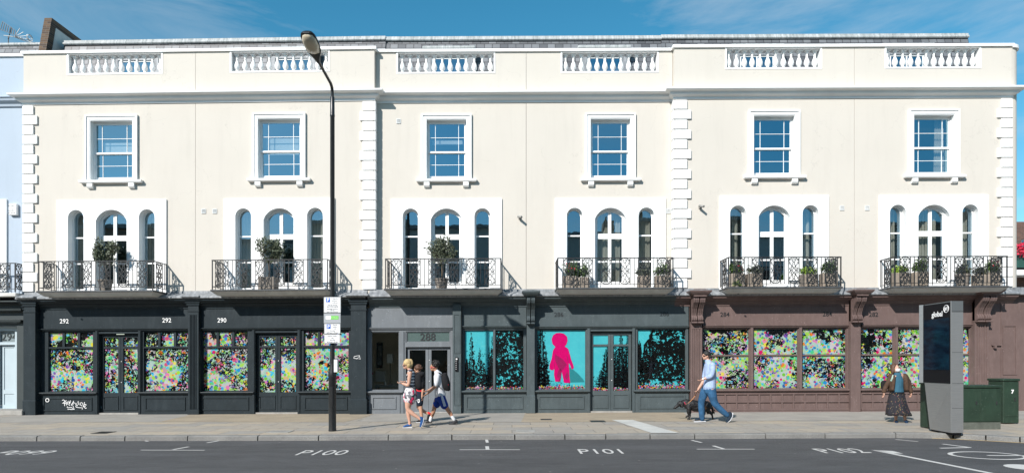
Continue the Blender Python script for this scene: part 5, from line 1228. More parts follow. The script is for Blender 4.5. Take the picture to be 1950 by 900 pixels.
# ------------------------------------------------------------------ information kiosk
kx,ky=GP(1811,827.5); KW=.255; KD=.98; KH=2.76
al=G('brushed_aluminium'); n_=al.noise(al.pos((1,1,60)),6,4,.6); al.bump(n_,.05,.002); M['alu']=al.out(al.ramp(n_,[(.3,(.27,.275,.275)),(.7,(.34,.345,.345))]),.45,.6)
kk=empty('information_kiosk',(kx+KW/2,ky+KD/2,0),'tall slim grey information kiosk with a dark screen near the kerb','kiosk')
x0,x1,y0,y1=kx,kx+KW,ky,ky+KD
m=MB().plan([(x0+.004,y0),(x1-.004,y0),(x1,y0+.006),(x1,y1),(x0,y1-.12),(x0,y0+.006)],1.05,KH-.22)
lo=[(x0,y0),(x1,y0),(x1,y1-.02),(x0+.05,y1-.22)]; up=[(x0,y0),(x1,y0),(x1,y1),(x0,y1-.12)]
m.add([(a,b,.045) for a,b in lo]+[(a,b,1.049) for a,b in up],[(0,3,2,1),(4,5,6,7),(0,1,5,4),(1,2,6,5),(2,3,7,6),(3,0,4,7)]); obj('body',m,M['alu'],kk)
m=MB().plan([(x0+.004,y0),(x1-.004,y0),(x1,y0+.006),(x1,y1),(x0,y1-.12),(x0,y0+.006)],KH-.213,KH); obj('head',m,paint('dark_kiosk_panel',(.10,.11,.115),.35,.05,3,0),kk)
m=MB().box(x0+.06,x1-.03,y0+.03,y1-.25,.0,.044); obj('plinth',m,M['black'],kk)
m=MB().plan([(x0-.045,y1-.0),(x0-.001,y1-.075),(x0+.06,y1-.001),(x0+.0,y1+.02)],1.05,KH); obj('fin',m,M['alu'],kk)
scrm=G('dark_screen'); sn=scrm.noise(scrm.pos((1,1,3)),3,5,.6); scr=scrm.out(scrm.ramp(sn,[(.35,(.003,.006,.014)),(.7,(.006,.022,.04))]),.08)
obj('screen_glass',MB().box(x0-.008,x0-.0005,y0+.012,y1-.08,1.06,KH-.02,.003),M['black'],kk)
obj('screen',MB().box(x0-.012,x0-.0085,y0+.04,y1-.10,1.34,2.42),scr,kk)
def sidetext(t_,s_,yc,zc,mat,name,e=kk,x=None,ex=.001):
    tm=textmb(t_,s_,ex,.004); m=MB(); X=x0-.0135 if x is None else x
    m.v=[(X-abs(v[1]) if False else X+v[1],yc-v[0],zc+v[2]) for v in tm.v]; m.f=tm.f; m.m=tm.m; return obj(name,m,mat,e)
sidetext('global',.15,y0+.42,2.47,M['numwhite'],'lettering')
em=MB(); yc,zc=y0+.13,2.61
em.tube([(x0-.013,yc+.075*math.cos(i*.2618),zc+.075*math.sin(i*.2618)) for i in range(25)],.007,6,False); obj('emblem',em,M['numwhite'],kk); sidetext('BT',.09,yc,zc-.032,M['numwhite'],'lettering')
for z_ in (.55,1.06,1.7,KH-.225): obj('seam',MB().box(x0+.02,x1-.004,y0-.0012,y0+.002,z_,z_+.006),M['iron'],kk)
# side seam
obj('trim',MB().box(x0-.006,x0+.012,y0-.006,y0+.010,.05,KH-.0,.002),M['alu'],kk)
# ------------------------------------------------------------------ green roadside cabinets
gc=paint('dark_green_cabinet',(.016,.036,.022),.5,.25,3,.15,.002,chips=True); gk=paint('scuffed_grey_plinth',(.09,.10,.085),.7,.3,8)
def cabinet(name,xa,ya,wd,dp,h_,label,doors=2,plinth=True):
    e=empty(name,(xa+wd/2,ya+dp/2,0),label,'utility cabinet','green utility cabinets on the pavement')
    obj('body',MB().box(xa,xa+wd,ya,ya+dp,.16 if plinth else .02,h_-.06,.008),gc,e)
    obj('lid',MB().box(xa-.02,xa+wd+.02,ya-.025,ya+dp+.02,h_-.059,h_,.012),gc,e)
    if plinth: obj('plinth',MB().box(xa+.005,xa+wd-.005,ya+.004,ya+dp-.005,0,.159),gk,e)
    for i in range(doors):
        a=xa+.02+i*(wd-.04)/doors; b=xa+.02+(i+1)*(wd-.04)/doors; dd=obj('door',MB().box(a+.006,b-.006,ya-.008,ya-.0005,.18,h_-.08,.003),gc,e); obj('handle',MB().box(b-.10,b-.07,ya-.02,ya-.0085,.55,.63,.004),M['iron'],dd)
    return e
a=GP(1836,817); b=GP(1908.5,817); cabinet('utility_cabinet',a[0]-.12,a[1],b[0]-a[0]+.12,.55,.98,'wide dark green utility cabinet with scuffed doors right behind the kiosk')
a=GP(1910.5,806.5); b=GP(1941.5,806.5); e=cabinet('utility_cabinet',a[0],a[1],b[0]-a[0],.5,1.09,'narrow green utility cabinet with a white 7 at the right edge',1,False)
x=PX(1927.5,a[1]); obj('digit',place(textmb('7',.12,.001,.006),x,a[1]-.011,PZ(1927,748,a[1])),M['numwhite'],e)
a=GP(1752,813); cabinet('utility_cabinet',a[0],a[1]-.42,.6,.42,1.05,'dark green cabinet mostly hidden behind the kiosk on its left side',1,False)
# ------------------------------------------------------------------ people and the dog
SK={'fair':paint('fair_skin',(.50,.285,.205),.5,.08,12,0),'tan':paint('tan_skin',(.36,.18,.11),.5,.08,12,0),'olive':paint('light_olive_skin',(.48,.27,.18),.5,.08,12,0)}
def fabric(name,c,var=.18,sc=9): return paint(name,c,.85,var,sc,.5,.006,fine=35,spec=.2)
class Fig:
    """side-on figure traced in photo-zoom units (u right, v down); y is the sideways offset, negative towards the street"""
    def __init__(s,name,u0,v0,sc,base,label,cat,group=None):
        s.u0,s.v0,s.sc,s.b=u0,v0,sc,base; s.e=empty(name,base,label,cat,group); s.o=Vector(warp(base))
    def p(s,u,v,y=0): return Vector((s.o.x+(u-s.u0)*s.sc, s.o.y+y, s.o.z+(s.v0-v)*s.sc))
    def tube(s,m,pts,n=14):
        """pts: (u,v,y, in-plane radius, sideways radius)"""
        P=[s.p(*q[:3]) for q in pts]; Rr=[(q[4] if len(q)>4 else q[3],q[3]) for q in pts]
        # resample smoothly
        C=[];Q=[]
        k=len(P)
        for i in range(k-1):
            for t in (0,.25,.5,.75):
                p0=P[max(i-1,0)];p1=P[i];p2=P[i+1];p3=P[min(i+2,k-1)]
                C.append(.5*((2*p1)+(p2-p0)*t+(2*p0-5*p1+4*p2-p3)*t*t+(-p0+3*p1-3*p2+p3)*t**3)); Q.append((Rr[i][0]*(1-t)+Rr[i+1][0]*t,Rr[i][1]*(1-t)+Rr[i+1][1]*t))
        C.append(P[-1]);Q.append(Rr[-1])
        m.tube(C,Q,n,True,up=(0,1,0)); 
        m.blob(C[0],(Q[0][1]*.98,Q[0][0]*.98,Q[0][1]*.9),nu=12,nv=8); m.blob(C[-1],(Q[-1][1]*.98,Q[-1][0]*.98,Q[-1][1]*.9),nu=12,nv=8)
    def ball(s,m,u,v,y,rx,ry,rz,ang=0,nu=20,nv=14,pw=1): m.blob(s.p(u,v,y),(rx,ry,rz),Matrix.Rotation(R(ang),3,'Y'),nu,nv,pw)
    def head(s,m,u,v,y,h=.115,face=-1,tilt=0,turn=0):
        """cranium, jaw, nose, ears; face=-1 looks left"""
        c=s.p(u,v,y); Rm=Matrix.Rotation(R(turn),3,'Z')@Matrix.Rotation(R(tilt),3,'Y')
        def b(x,yy,z,r,ang=0): m.blob(c+Rm@Vector((x*face*-1*-1,yy,z)),r,Rm@Matrix.Rotation(R(ang),3,'Y'),16,12)
        b(-.010,0,.018,(h*.82,h*.64,h*.78)); b(.022,0,-.035,(h*.55,h*.50,h*.62)); b(.055,0,-.078,(h*.26,h*.28,h*.22))
        b(.093,0,-.012,(.016,.012,.024),0); b(.085,0,-.052,(.014,.024,.008)); b(.080,0,.028,(.02,.045,.014))
        for q in (-1,1): b(-.004,q*h*.62,-.012,(.016,.010,.030)); b(.070,q*.030,.004,(.016,.014,.010))
    def hand(s,m,u,v,y,du,dv,r=.017,curl=.5,near=-1):
        """palm and five bent fingers; (du,dv) is the direction the hand points"""
        c=s.p(u,v,y); d=Vector((du,0,-dv)).normalized(); side=Vector((0,1,0)); n=d.cross(side).normalized()
        m.tube([c-d*.01,c+d*.03,c+d*.065],[(.026,.016),(.036,.016),(.036,.013)],10,True,up=side)
        for i in range(4):
            o=(i-1.5)*.0185; L=(.062,.074,.070,.052)[i]; b0=c+d*.06+side*o
            p1=b0+d*L*.45+n*(-curl*.012); p2=p1+(d*(1-curl*.6)-n*curl).normalized()*L*.35; p3=p2+(d*(.6-curl)-n*(curl+.2)).normalized()*L*.28
            m.tube([b0-d*.01,b0,p1,p2,p3],[.0085,.0088,.0085,.0078,.0062],8)
        t0=c+d*.015+side*near*.03; t1=t0+d*.03+side*near*.018-n*.012; t2=t1+d*.028-n*.010; m.tube([c+d*.005,t0,t1,t2],[.012,.0115,.0095,.007],8)
    def skin(s,m,mat,vox=.0085): b=flesh(m,vox,3,.5); return obj('body',b,mat,s.e,wp=False,smooth=True,ang=180)
    def part(s,name,m,mat,vox=.011,it=3,parent=None,fuse=True): 
        b=flesh(m,vox,it,.5) if fuse else m
        return obj(name,b,mat,parent or s.e,wp=False,smooth=True,ang=180 if fuse else 50)
    def shoe(s,m,heel,toe,y,w=.045,h=.06):
        a=s.p(*heel,y);b=s.p(*toe,y); d=(b-a).normalized(); L=(b-a).length; up=Vector((-d.z,0,d.x)); up=up if up.z*1+up.x*.0>0 or abs(up.z)<.01 else -up
        if abs(d.z)>.75: up=Vector((-abs(d.z),0,0))*-1 if d.z<0 else Vector((abs(d.z),0,0)); 
        m.tube([a+up*h*.55-d*.01,a+up*h*.62+d*L*.18,a+up*h*.55+d*L*.45,a+up*h*.42+d*L*.75,b+up*h*.30-d*.01],[(w*.75,h*.52),(w*.8,h*.60),(w*.85,h*.52),(w,h*.38),(w*.7,h*.24)],12,True,up=(0,1,0))
        return a,b,d,up,L
def depthof(px,py):
    return GP(px,py)
def sole(F,a,b,y,mat,w=.046,up=None):
    m=MB(); A=F.p(*a,y);B=F.p(*b,y); d=(B-A).normalized(); u=Vector((-d.z,0,d.x)); u=u if u.z>=0 else -u
    L=(B-A).length; m.tube([A-d*.012,A+d*L*.3,A+d*L*.7,B],[(w*.8,.012),(w*.85,.012),(w*1.02,.012),(w*.75,.012)],10,True,up=(0,1,0)); F.part('sole',m,mat,fuse=False)
hair_blond=paint('blond_hair',(.50,.36,.17),.55,.35,30,.8,.01); hair_dark=paint('dark_curly_hair',(.010,.008,.007),.6,.4,30,.8,.01); hair_brown=paint('brown_hair',(.085,.036,.018),.6,.35,30,.8,.01)
def stripes():
    g=G('navy_white_stripes'); v=g.n('ShaderNodeSeparateXYZ'); gg=g.n('ShaderNodeNewGeometry'); g.L.new(gg.outputs['Position'],v.inputs[0])
    f=g.math('GREATER_THAN',g.math('SINE',g.math('MULTIPLY',v.outputs[2],2*math.pi/.072)),-.05); return g.out(g.mix(f,(.03,.045,.09),(.75,.75,.76)),.85)
def floral():
    g=G('floral_skirt'); p=g.pos(); v=g.n('ShaderNodeTexVoronoi'); g.set(v,Vector=p,Scale=17); s3=g.n('ShaderNodeSeparateColor'); g.L.new(v.outputs['Color'],s3.inputs[0])
    c=g.ramp(s3.outputs[0],[(0,(.55,.54,.56)),(.3,(.14,.14,.16)),(.5,(.62,.60,.62)),(.62,(.70,.03,.12)),(.78,(.03,.03,.04)),(.9,(.60,.58,.6))],'CONSTANT'); return g.out(c,.85)
def spotty():
    g=G('dark_spotted_skirt'); v=g.n('ShaderNodeTexVoronoi'); g.set(v,Vector=g.pos(),Scale=27); f=g.math('LESS_THAN',v.outputs['Distance'],.19); s3=g.n('ShaderNodeSeparateColor'); g.L.new(v.outputs['Color'],s3.inputs[0]); return g.out(g.mix(f,(.012,.012,.018),g.ramp(s3.outputs[1],[(0,(.45,.30,.12)),(.5,(.40,.12,.10)),(.75,(.5,.42,.28))],'CONSTANT')),.85)
white_c=fabric('white_cotton',(.58,.59,.62)); black_c=fabric('black_nylon',(.014,.014,.016)); navy=fabric('navy_cloth',(.012,.022,.085)); 
def bag_mesh(F,m,pts,yo,th): F.tube(m,pts,16)
# woman walking, photo zoom 740,660 x5.294
b=GP(775.5,814); F1=Fig('person',188,814,1/(5.294*(F/(CD+b[1]))),(*b,0),'blond woman in a striped vest and floral skirt looking at her hands as she walks','person','people walking past the grey doorway')
F_=F1; m=MB()
F_.tube(m,[(222,470,.07,.095,.09),(205,545,.075,.085),(192,620,.07,.056),(196,685,.065,.050),(206,745,.06,.034),(209,785,.06,.036)])
F_.tube(m,[(216,470,-.07,.095,.09),(205,545,-.08,.085),(202,618,-.08,.058),(245,665,-.08,.052),(298,702,-.08,.036),(325,722,-.08,.036)])
F_.tube(m,[(218,470,0,.10,.15),(226,410,0,.09,.13),(228,330,0,.105,.15),(222,262,0,.085,.16),(214,232,0,.045,.06),(200,205,0,.045,.045)])
F_.head(m,186,178,0,.108,-1,tilt=0)
# arms
F_.tube(m,[(226,262,-.155,.052),(220,320,-.175,.044),(211,378,-.185,.038),(180,374,-.165,.036),(148,364,-.12,.025)])
F_.tube(m,[(222,262,.155,.052),(212,320,.17,.044),(203,372,.17,.037),(180,362,.12,.034),(160,350,.03,.024)])
F_.hand(m,146,363,-.12,-1,-.05,curl=.5); F_.hand(m,160,350,.03,-1,.05,curl=.7,near=-1)
F1.skin(m,SK['fair'])
m=MB(); F1.tube(m,[(222,250,0,.075,.11),(226,275,0,.105,.155),(228,330,0,.118,.158),(226,395,0,.105,.145),(224,425,0,.115,.155)]); F1.part('vest',m,stripes())
m=MB(); F1.tube(m,[(225,408,0,.105,.15),(222,440,0,.145,.185),(216,490,0,.165,.20),(214,528,0,.150,.195)]); F1.part('skirt',m,floral())
m=MB(); F1.ball(m,192,158,0,.098,.088,.098,-10); F1.ball(m,205,182,0,.07,.088,.085); F1.tube(m,[(212,132,0,.03),(226,135,0,.035),(234,165,0,.034),(228,205,0,.018)],10); F1.ball(m,170,160,0,.05,.07,.05)
F1.part('hair',m,hair_blond,.009)
m=MB(); F1.ball(m,158,188,-.035,.022,.026,.020); F1.ball(m,158,188,.035,.022,.026,.020); m.tube([F1.p(160,184,-.07),F1.p(190,180,-.078)],.005,6); F1.part('sunglasses',m,M['black'],fuse=False)
blue_shoe=fabric('blue_trainer',(.02,.075,.22),.4,20); ws=flat('white_sole',(.6,.62,.66),.6)
m=MB(); F1.shoe(m,(226,800),(140,812),.06); F1.part('shoe',m,blue_shoe,.009); sole(F1,(230,812),(136,817),.06,ws)
m=MB(); F1.tube(m,[(332,712,-.08,.045,.04),(345,735,-.08,.050,.042),(338,770,-.08,.042,.045),(328,795,-.08,.028,.04)],12); F1.part('shoe',m,blue_shoe,.009)
m=MB(); m.tube([F1.p(360,712,-.08),F1.p(356,750,-.08),F1.p(343,785,-.08),F1.p(328,804,-.08)],[(.035,.012),(.038,.012),(.042,.012),(.03,.010)],10,True,up=(0,1,0)); F1.part('sole',m,ws,fuse=False)
# her rucksack
bp=empty('rucksack',warp((b[0]+.30,b[1],1.0)),'black rucksack on the back of the blond woman','rucksack','rucksacks',wp=False); F1b=F1
m=MB(); F1.ball(m,306,345,0,.095,.15,.215,-4,pw=.75); F1.ball(m,325,275,0,.10,.13,.06,12,pw=.8); F1.ball(m,345,380,0,.05,.11,.10,0,pw=.8); F1.ball(m,352,262,0,.04,.07,.028,30)
obj('bag',flesh(m,.011,3),black_c,bp,wp=False,smooth=True,ang=180)
m=MB(); 
for q in (-.10,.10): m.tube([F1.p(290,270,q),F1.p(250,232,q*1.1),F1.p(215,245,q*1.15),F1.p(190,300,q*1.1),F1.p(200,370,q*1.35),F1.p(270,415,q*1.5)],[(.022,.008)]*6,8,True,up=(0,1,0))
obj('strap',m,black_c,bp,wp=False,smooth=True)

# child mostly hidden behind the rucksack
b=GP(802.0 and 802,803.2); F2=Fig('person',328,757,1/(5.294*(F/(CD+b[1]))),(*b,0),'curly haired child in dark football shorts walking behind the blond woman','person','people walking past the grey doorway')
m=MB(); F=F
F2.tube(m,[(320,500,-.07,.08),(322,570,-.07,.062),(328,625,-.07,.050),(333,665,-.065,.045),(340,715,-.06,.032),(342,735,-.06,.032)])
F2.tube(m,[(318,500,.07,.08),(300,570,.07,.062),(300,612,.07,.05),(345,645,.07,.045),(392,672,.07,.032),(402,680,.07,.032)])
F2.tube(m,[(318,480,0,.09,.13),(322,400,0,.09,.12),(322,320,0,.095,.13),(318,278,0,.08,.14),(308,258,0,.04,.05),(300,240,0,.04,.04)])
F2.head(m,296,226,0,.104,-1,tilt=-12)
F2.tube(m,[(338,285,-.14,.045),(350,345,-.155,.038),(357,402,-.16,.034),(350,450,-.15,.030),(345,490,-.14,.023)])
F2.tube(m,[(320,285,.14,.045),(305,345,.155,.038),(295,400,.16,.034),(275,420,.14,.030),(250,430,.12,.023)])
F2.hand(m,345,490,-.14,.15,1,curl=.35); F2.hand(m,250,430,.12,-1,.2); F2.skin(m,SK['olive'])
m=MB(); F2.tube(m,[(320,272,0,.085,.12),(324,320,0,.11,.145),(324,400,0,.105,.14),(322,440,0,.115,.15)]); F2.tube(m,[(335,282,-.13,.06),(348,345,-.155,.052)]); F2.tube(m,[(322,282,.13,.06),(308,340,.15,.052)]); F2.part('shirt',m,black_c)
m=MB(); m.cur=0; F2.tube(m,[(322,434,0,.118,.153),(322,446,0,.118,.153)]); F2.part('shirt_hem',m,fabric('red_cloth',(.55,.02,.03)))
m=MB(); F2.tube(m,[(320,440,0,.115,.15),(320,480,0,.12,.155)]); F2.tube(m,[(320,480,-.07,.10,.085),(318,570,-.075,.088,.085)]); F2.tube(m,[(318,480,.07,.10,.085),(305,565,.075,.085)]); sh=F2.part('shorts',m,fabric('dark_football_shorts',(.012,.020,.035)))
bd=MB(); q=F2.p(312,540,-.165)
bd.plate([(q.x-.025,q.z+.05),(q.x-.028,q.z-.02),(q.x,q.z-.05),(q.x+.028,q.z-.02),(q.x+.025,q.z+.05)][::-1],[[(q.x-.014,q.z+.03),(q.x+.012,q.z+.03),(q.x+.012,q.z-.012),(q.x-.012,q.z-.012)]],q.y-.004,q.y+.01); obj('badge',bd,M['numwhite'],sh,wp=False)
m=MB(); F2.ball(m,298,212,0,.095,.09,.085)
rn=random.Random(4)
for i in range(46):
    a=rn.uniform(0,6.28); bb=rn.uniform(-.2,1.3); m.blob(F2.p(298,212)+Vector((math.cos(a)*math.cos(bb)*.09+.01,math.sin(a)*math.cos(bb)*.085,math.sin(bb)*.085)),(.024,.024,.024),nu=8,nv=6)
F2.part('hair',m,hair_brown,.007,1)
bs=fabric('black_trainer',(.02,.02,.022)); 
m=MB(); F2.shoe(m,(352,748),(282,755),-.06,.04); F2.part('shoe',m,bs,.009); sole(F2,(352,756),(280,759),-.06,ws,.04)
m=MB(); F2.tube(m,[(405,682,.07,.042,.04),(400,712,.07,.045,.04),(388,742,.07,.026,.036)],12); F2.part('shoe',m,bs,.009)
m=MB(); F2.tube(m,[(398,665,.07,.036,.036),(412,676,.07,.036,.036)],10); F2.part('shoe_collar',m,fabric('red_collar',(.6,.02,.03)))

# boy in a white shirt with a rucksack
b=GP(836,807); F3=Fig('person',500,778,1/(5.294*(F/(CD+b[1]))),(*b,0),'boy in a white shirt and blue shorts with a pale stripe walking last','person','people walking past the grey doorway')
m=MB()
F3.tube(m,[(500,500,.07,.095,.09),(470,560,.07,.075),(450,615,.07,.056),(438,660,.07,.052),(420,710,.07,.036),(408,748,.07,.036)])
F3.tube(m,[(520,500,-.07,.095,.09),(552,560,-.08,.075),(588,622,-.08,.056),(615,662,-.08,.050),(640,705,-.08,.036),(652,730,-.08,.036)])
F3.tube(m,[(510,490,0,.10,.15),(505,420,0,.095,.13),(498,340,0,.105,.15),(488,275,0,.085,.165),(472,245,0,.045,.055),(460,222,0,.046,.046)])
F3.head(m,450,200,0,.110,-1,tilt=0)
F3.tube(m,[(490,285,-.16,.05),(484,345,-.18,.043),(472,390,-.185,.038),(430,432,-.16,.034),(388,468,-.13,.024)])
F3.tube(m,[(488,285,.16,.05),(470,345,.18,.043),(455,395,.185,.038),(420,420,.17,.034),(380,440,.15,.024)])
F3.hand(m,388,468,-.13,-1,.75,curl=.35); F3.hand(m,380,440,.15,-1,.5); F3.skin(m,SK['tan'])
m=MB(); F3.tube(m,[(484,262,0,.08,.12),(492,285,0,.115,.165),(498,340,0,.125,.165),(502,420,0,.125,.16),(512,486,0,.145,.17)]); F3.tube(m,[(492,285,-.15,.07),(486,340,-.18,.062),(476,378,-.185,.058)]); F3.tube(m,[(486,285,.15,.07),(474,340,.18,.062),(462,380,.18,.056)]); F3.tube(m,[(474,245,0,.06),(480,258,0,.07,.08)]); F3.part('shirt',m,white_c)
m=MB(); F3.tube(m,[(512,470,0,.125,.16),(515,510,0,.13,.165)]); F3.tube(m,[(500,510,.07,.11,.09),(470,585,.08,.095,.095)]); F3.tube(m,[(525,510,-.07,.11,.09),(560,590,-.085,.10,.095)]); sh=F3.part('shorts',m,fabric('royal_blue_cloth',(.010,.035,.22)))
m=MB(); m.tube([F3.p(532,478,-.158),F3.p(545,520,-.178),F3.p(568,592,-.186)],[(.026,.012),(.032,.012),(.034,.012)],10,True,up=(1,0,0)); m.v=[(v[0],v[1],v[2]) for v in m.v]; obj('stripe',m,fabric('grey_stripe',(.42,.46,.55)),sh,wp=False,smooth=True)
m=MB(); F3.ball(m,462,182,0,.092,.092,.085); rn=random.Random(6)
for i in range(64):
    a=rn.uniform(0,6.28); bb=rn.uniform(-.15,1.4); 
    if math.cos(a)<-.75 and bb<.35: continue
    m.blob(F3.p(462,180)+Vector((math.cos(a)*math.cos(bb)*.104+.008,math.sin(a)*math.cos(bb)*.100,math.sin(bb)*.104)),(.024,.024,.024),nu=8,nv=6)
F3.part('hair',m,hair_dark,.007,1)
m=MB(); F3.ball(m,424,208,-.035,.018,.028,.018); F3.ball(m,424,208,.035,.018,.028,.018); m.tube([F3.p(426,206,-.068),F3.p(462,208,-.076)],.005,6); F3.part('sunglasses',m,fabric('red_frames',(.45,.02,.08)),fuse=False)
gs=fabric('dark_grey_trainer',(.035,.035,.038)); sk=fabric('pale_sock',(.55,.56,.58))
m=MB(); F3.tube(m,[(418,708,.07,.044),(408,748,.07,.043)]); F3.part('sock',m,sk)
m=MB(); F3.tube(m,[(632,692,-.08,.044),(655,730,-.08,.043)]); F3.part('sock',m,sk)
m=MB(); F3.shoe(m,(425,765),(358,772),.07,.045,.065); F3.part('shoe',m,gs,.009); sole(F3,(428,776),(355,778),.07,gs)
m=MB(); F3.tube(m,[(672,742,-.08,.050,.04),(648,764,-.08,.045,.044),(608,778,-.08,.026,.042)],12); F3.part('shoe',m,gs,.009)
m=MB(); m.tube([F3.p(692,752,-.08),F3.p(660,778,-.08),F3.p(602,786,-.08)],[(.036,.012),(.044,.012),(.036,.010)],10,True,up=(0,1,0)); F3.part('sole',m,gs,fuse=False)
bp=empty('rucksack',(F3.o.x+.2,F3.o.y,F3.o.z+1),'black rucksack with a small red mark on the back of the boy in white','rucksack','rucksacks',wp=False)
m=MB(); F3.ball(m,566,352,0,.105,.155,.225,-14,pw=.75); F3.ball(m,590,400,0,.06,.12,.11,-10,pw=.8); F3.ball(m,560,290,0,.07,.12,.08,-10,pw=.8); obj('bag',flesh(m,.011,3),black_c,bp,wp=False,smooth=True,ang=180)
m=MB()
for q in (-.11,.11): m.tube([F3.p(545,290,q),F3.p(515,258,q*1.15),F3.p(485,268,q*1.4),F3.p(468,310,q*1.4),F3.p(480,370,q*1.5),F3.p(540,425,q*1.45)],[(.024,.008)]*6,8,True,up=(0,1,0))
m.tube([F3.p(490,395,-.178),F3.p(490,480,-.180)],[(.012,.006)]*2,8,True,up=(0,1,0)); obj('strap',m,black_c,bp,wp=False,smooth=True)
obj('logo',MB().blob(F3.p(598,378,-.128),(.010,.008,.010)),fabric('red_logo',(.6,.02,.02)),bp,wp=False)

# man with the dog
b=GP(1340,803); F4=Fig('person',372,812,1/(5.293*(F/(CD+b[1]))),(*b,0),'man in a pale blue shirt and jeans walking a black dog on a lead','person')
m=MB()
F4.tube(m,[(408,470,.08,.10,.10),(372,540,.08,.085),(358,610,.08,.065),(362,680,.08,.06),(364,750,.08,.045),(366,785,.08,.042)])
F4.tube(m,[(435,470,-.08,.10,.10),(450,550,-.09,.09),(475,620,-.09,.066),(535,680,-.09,.060),(590,728,-.09,.045),(605,745,-.09,.042)])
F4.tube(m,[(432,470,0,.115,.17),(436,400,0,.115,.16),(435,310,0,.125,.175),(430,235,0,.105,.20),(420,205,0,.052,.062),(412,185,0,.053,.055)])
F4.head(m,400,143,0,.118,-1,tilt=0)
F4.tube(m,[(440,240,-.19,.06),(432,300,-.215,.052),(418,352,-.22,.046),(375,366,-.20,.040),(338,380,-.18,.028)])
F4.tube(m,[(430,240,.19,.06),(412,320,.215,.052),(395,400,.22,.044),(360,450,.18,.036),(335,480,.14,.028)])
F4.hand(m,336,381,-.18,-1,.45,curl=.75); F4.hand(m,336,482,.14,-.6,.8,curl=.9); F4.skin(m,SK['fair'])
m=MB(); F4.tube(m,[(424,212,0,.075,.10),(430,236,0,.115,.19),(436,310,0,.145,.195),(436,400,0,.145,.185),(430,462,0,.165,.195)]); F4.tube(m,[(440,238,-.17,.08),(436,300,-.21,.068),(418,346,-.215,.062),(384,360,-.205,.056)]); F4.tube(m,[(430,240,.17,.08),(414,310,.21,.068),(402,370,.215,.058)]); F4.tube(m,[(412,196,0,.066),(420,212,0,.085,.09)]); F4.part('shirt',m,fabric('pale_blue_striped_cotton',(.32,.41,.60),.2,16))
dn=fabric('blue_denim',(.030,.095,.19),.4,7)
m=MB(); F4.tube(m,[(430,455,0,.135,.18),(425,495,0,.14,.18)]); F4.tube(m,[(402,490,.08,.125,.105),(372,560,.08,.10),(358,620,.08,.085),(360,690,.08,.080),(364,780,.08,.068)]); F4.tube(m,[(440,490,-.08,.125,.105),(452,555,-.09,.108),(476,622,-.09,.088),(530,682,-.09,.080),(596,738,-.09,.065)]); F4.part('jeans',m,dn)
m=MB(); F4.ball(m,408,128,0,.108,.088,.085,12); F4.ball(m,430,152,0,.05,.086,.06); F4.part('hair',m,hair_dark,.009)
m=MB(); F4.ball(m,370,146,-.036,.020,.030,.022); F4.ball(m,370,146,.036,.020,.030,.022); m.tube([F4.p(372,143,-.07),F4.p(412,140,-.084)],.005,6); F4.part('sunglasses',m,M['black'],fuse=False)
m=MB(); m.tube([F4.p(352,371,-.19),F4.p(343,375,-.183)],.038,12,up=(0,1,0)); F4.part('watch',m,flat('steel_watch',(.5,.5,.52),.3,1),fuse=False)
ns=fabric('navy_suede_trainer',(.016,.028,.045))
m=MB(); F4.shoe(m,(388,790),(288,802),.08,.05,.075); F4.part('shoe',m,ns,.009); sole(F4,(396,806),(282,811),.08,ws,.052)
m=MB(); F4.tube(m,[(620,722,-.09,.058,.045),(630,745,-.09,.060,.048),(612,780,-.09,.050,.05),(592,806,-.09,.028,.046)],12); F4.part('shoe',m,ns,.009)
m=MB(); m.tube([F4.p(652,716,-.09),F4.p(645,752,-.09),F4.p(622,792,-.09),F4.p(590,816,-.09)],[(.042,.014),(.046,.014),(.052,.014),(.036,.012)],10,True,up=(0,1,0)); F4.part('sole',m,ws,fuse=False)

# the dog
b=GP(1322,798.3); DS=1/(5.293*(F/(CD+b[1]))); D=Fig('dog',300,786,DS,(*b,0),'black long haired dog with a drooping head on a tan lead','dog')
m=MB(); D.tube(m,[(300,660,0,.12,.10),(350,665,0,.11,.10)]); D.tube(m,[(205,620,0,.085,.075),(235,635,0,.125,.105),(280,635,0,.135,.115),(330,640,0,.125,.105),(390,640,0,.115,.10),(430,640,0,.115,.105),(452,650,0,.085,.08)])
D.tube(m,[(228,612,0,.095,.08),(195,615,0,.080,.068),(165,622,0,.068,.06)]); D.ball(m,155,622,0,.072,.062,.062,-15); D.tube(m,[(152,630,0,.052,.046),(132,645,0,.046,.038),(112,660,0,.038,.034),(101,668,0,.030,.030)])
for q in (-1,1): D.tube(m,[(160,606,q*.05,.028,.018),(172,630,q*.068,.042,.016),(172,655,q*.07,.032,.014)],10)
for y,pts in ((-.07,[(238,670,.065),(236,715,.045),(250,740,.028),(240,765,.024),(240,778,.026),(228,783,.020)]),(.07,[(250,670,.065),(262,715,.045),(250,745,.028),(232,755,.022),(225,762,.02)]),(-.075,[(430,655,.09),(425,690,.065),(455,715,.042),(470,735,.026),(478,768,.022),(486,780,.024),(474,784,.020)]),(.075,[(420,655,.085),(400,700,.06),(412,722,.036),(404,745,.024),(402,772,.024),(392,783,.022)])):
    D.tube(m,[(u,v,y,r) for u,v,r in pts],10)
D.tube(m,[(455,640,0,.035),(480,665,.02,.034),(492,700,.03,.028),(488,730,.03,.016)],10)
rn=random.Random(12)
for i in range(0):   # shaggy coat
    u=rn.uniform(205,455); y=rn.uniform(-.11,.11); v=rn.choice((rn.uniform(590,620),rn.uniform(600,690),rn.uniform(670,700))); k=math.sqrt(max(0,1-((v-638)/62)**2)); yy=(-1 if rn.random()<.6 else 1)*.112*k
    p=D.p(u,v,yy*.9); q=p+Vector((rn.uniform(.0,.045),yy*.15,-rn.uniform(.02,.06))); m.tube([p,(p+q)/2+Vector((.01,yy*.1,0)),q],[.014,.011,.003],6)
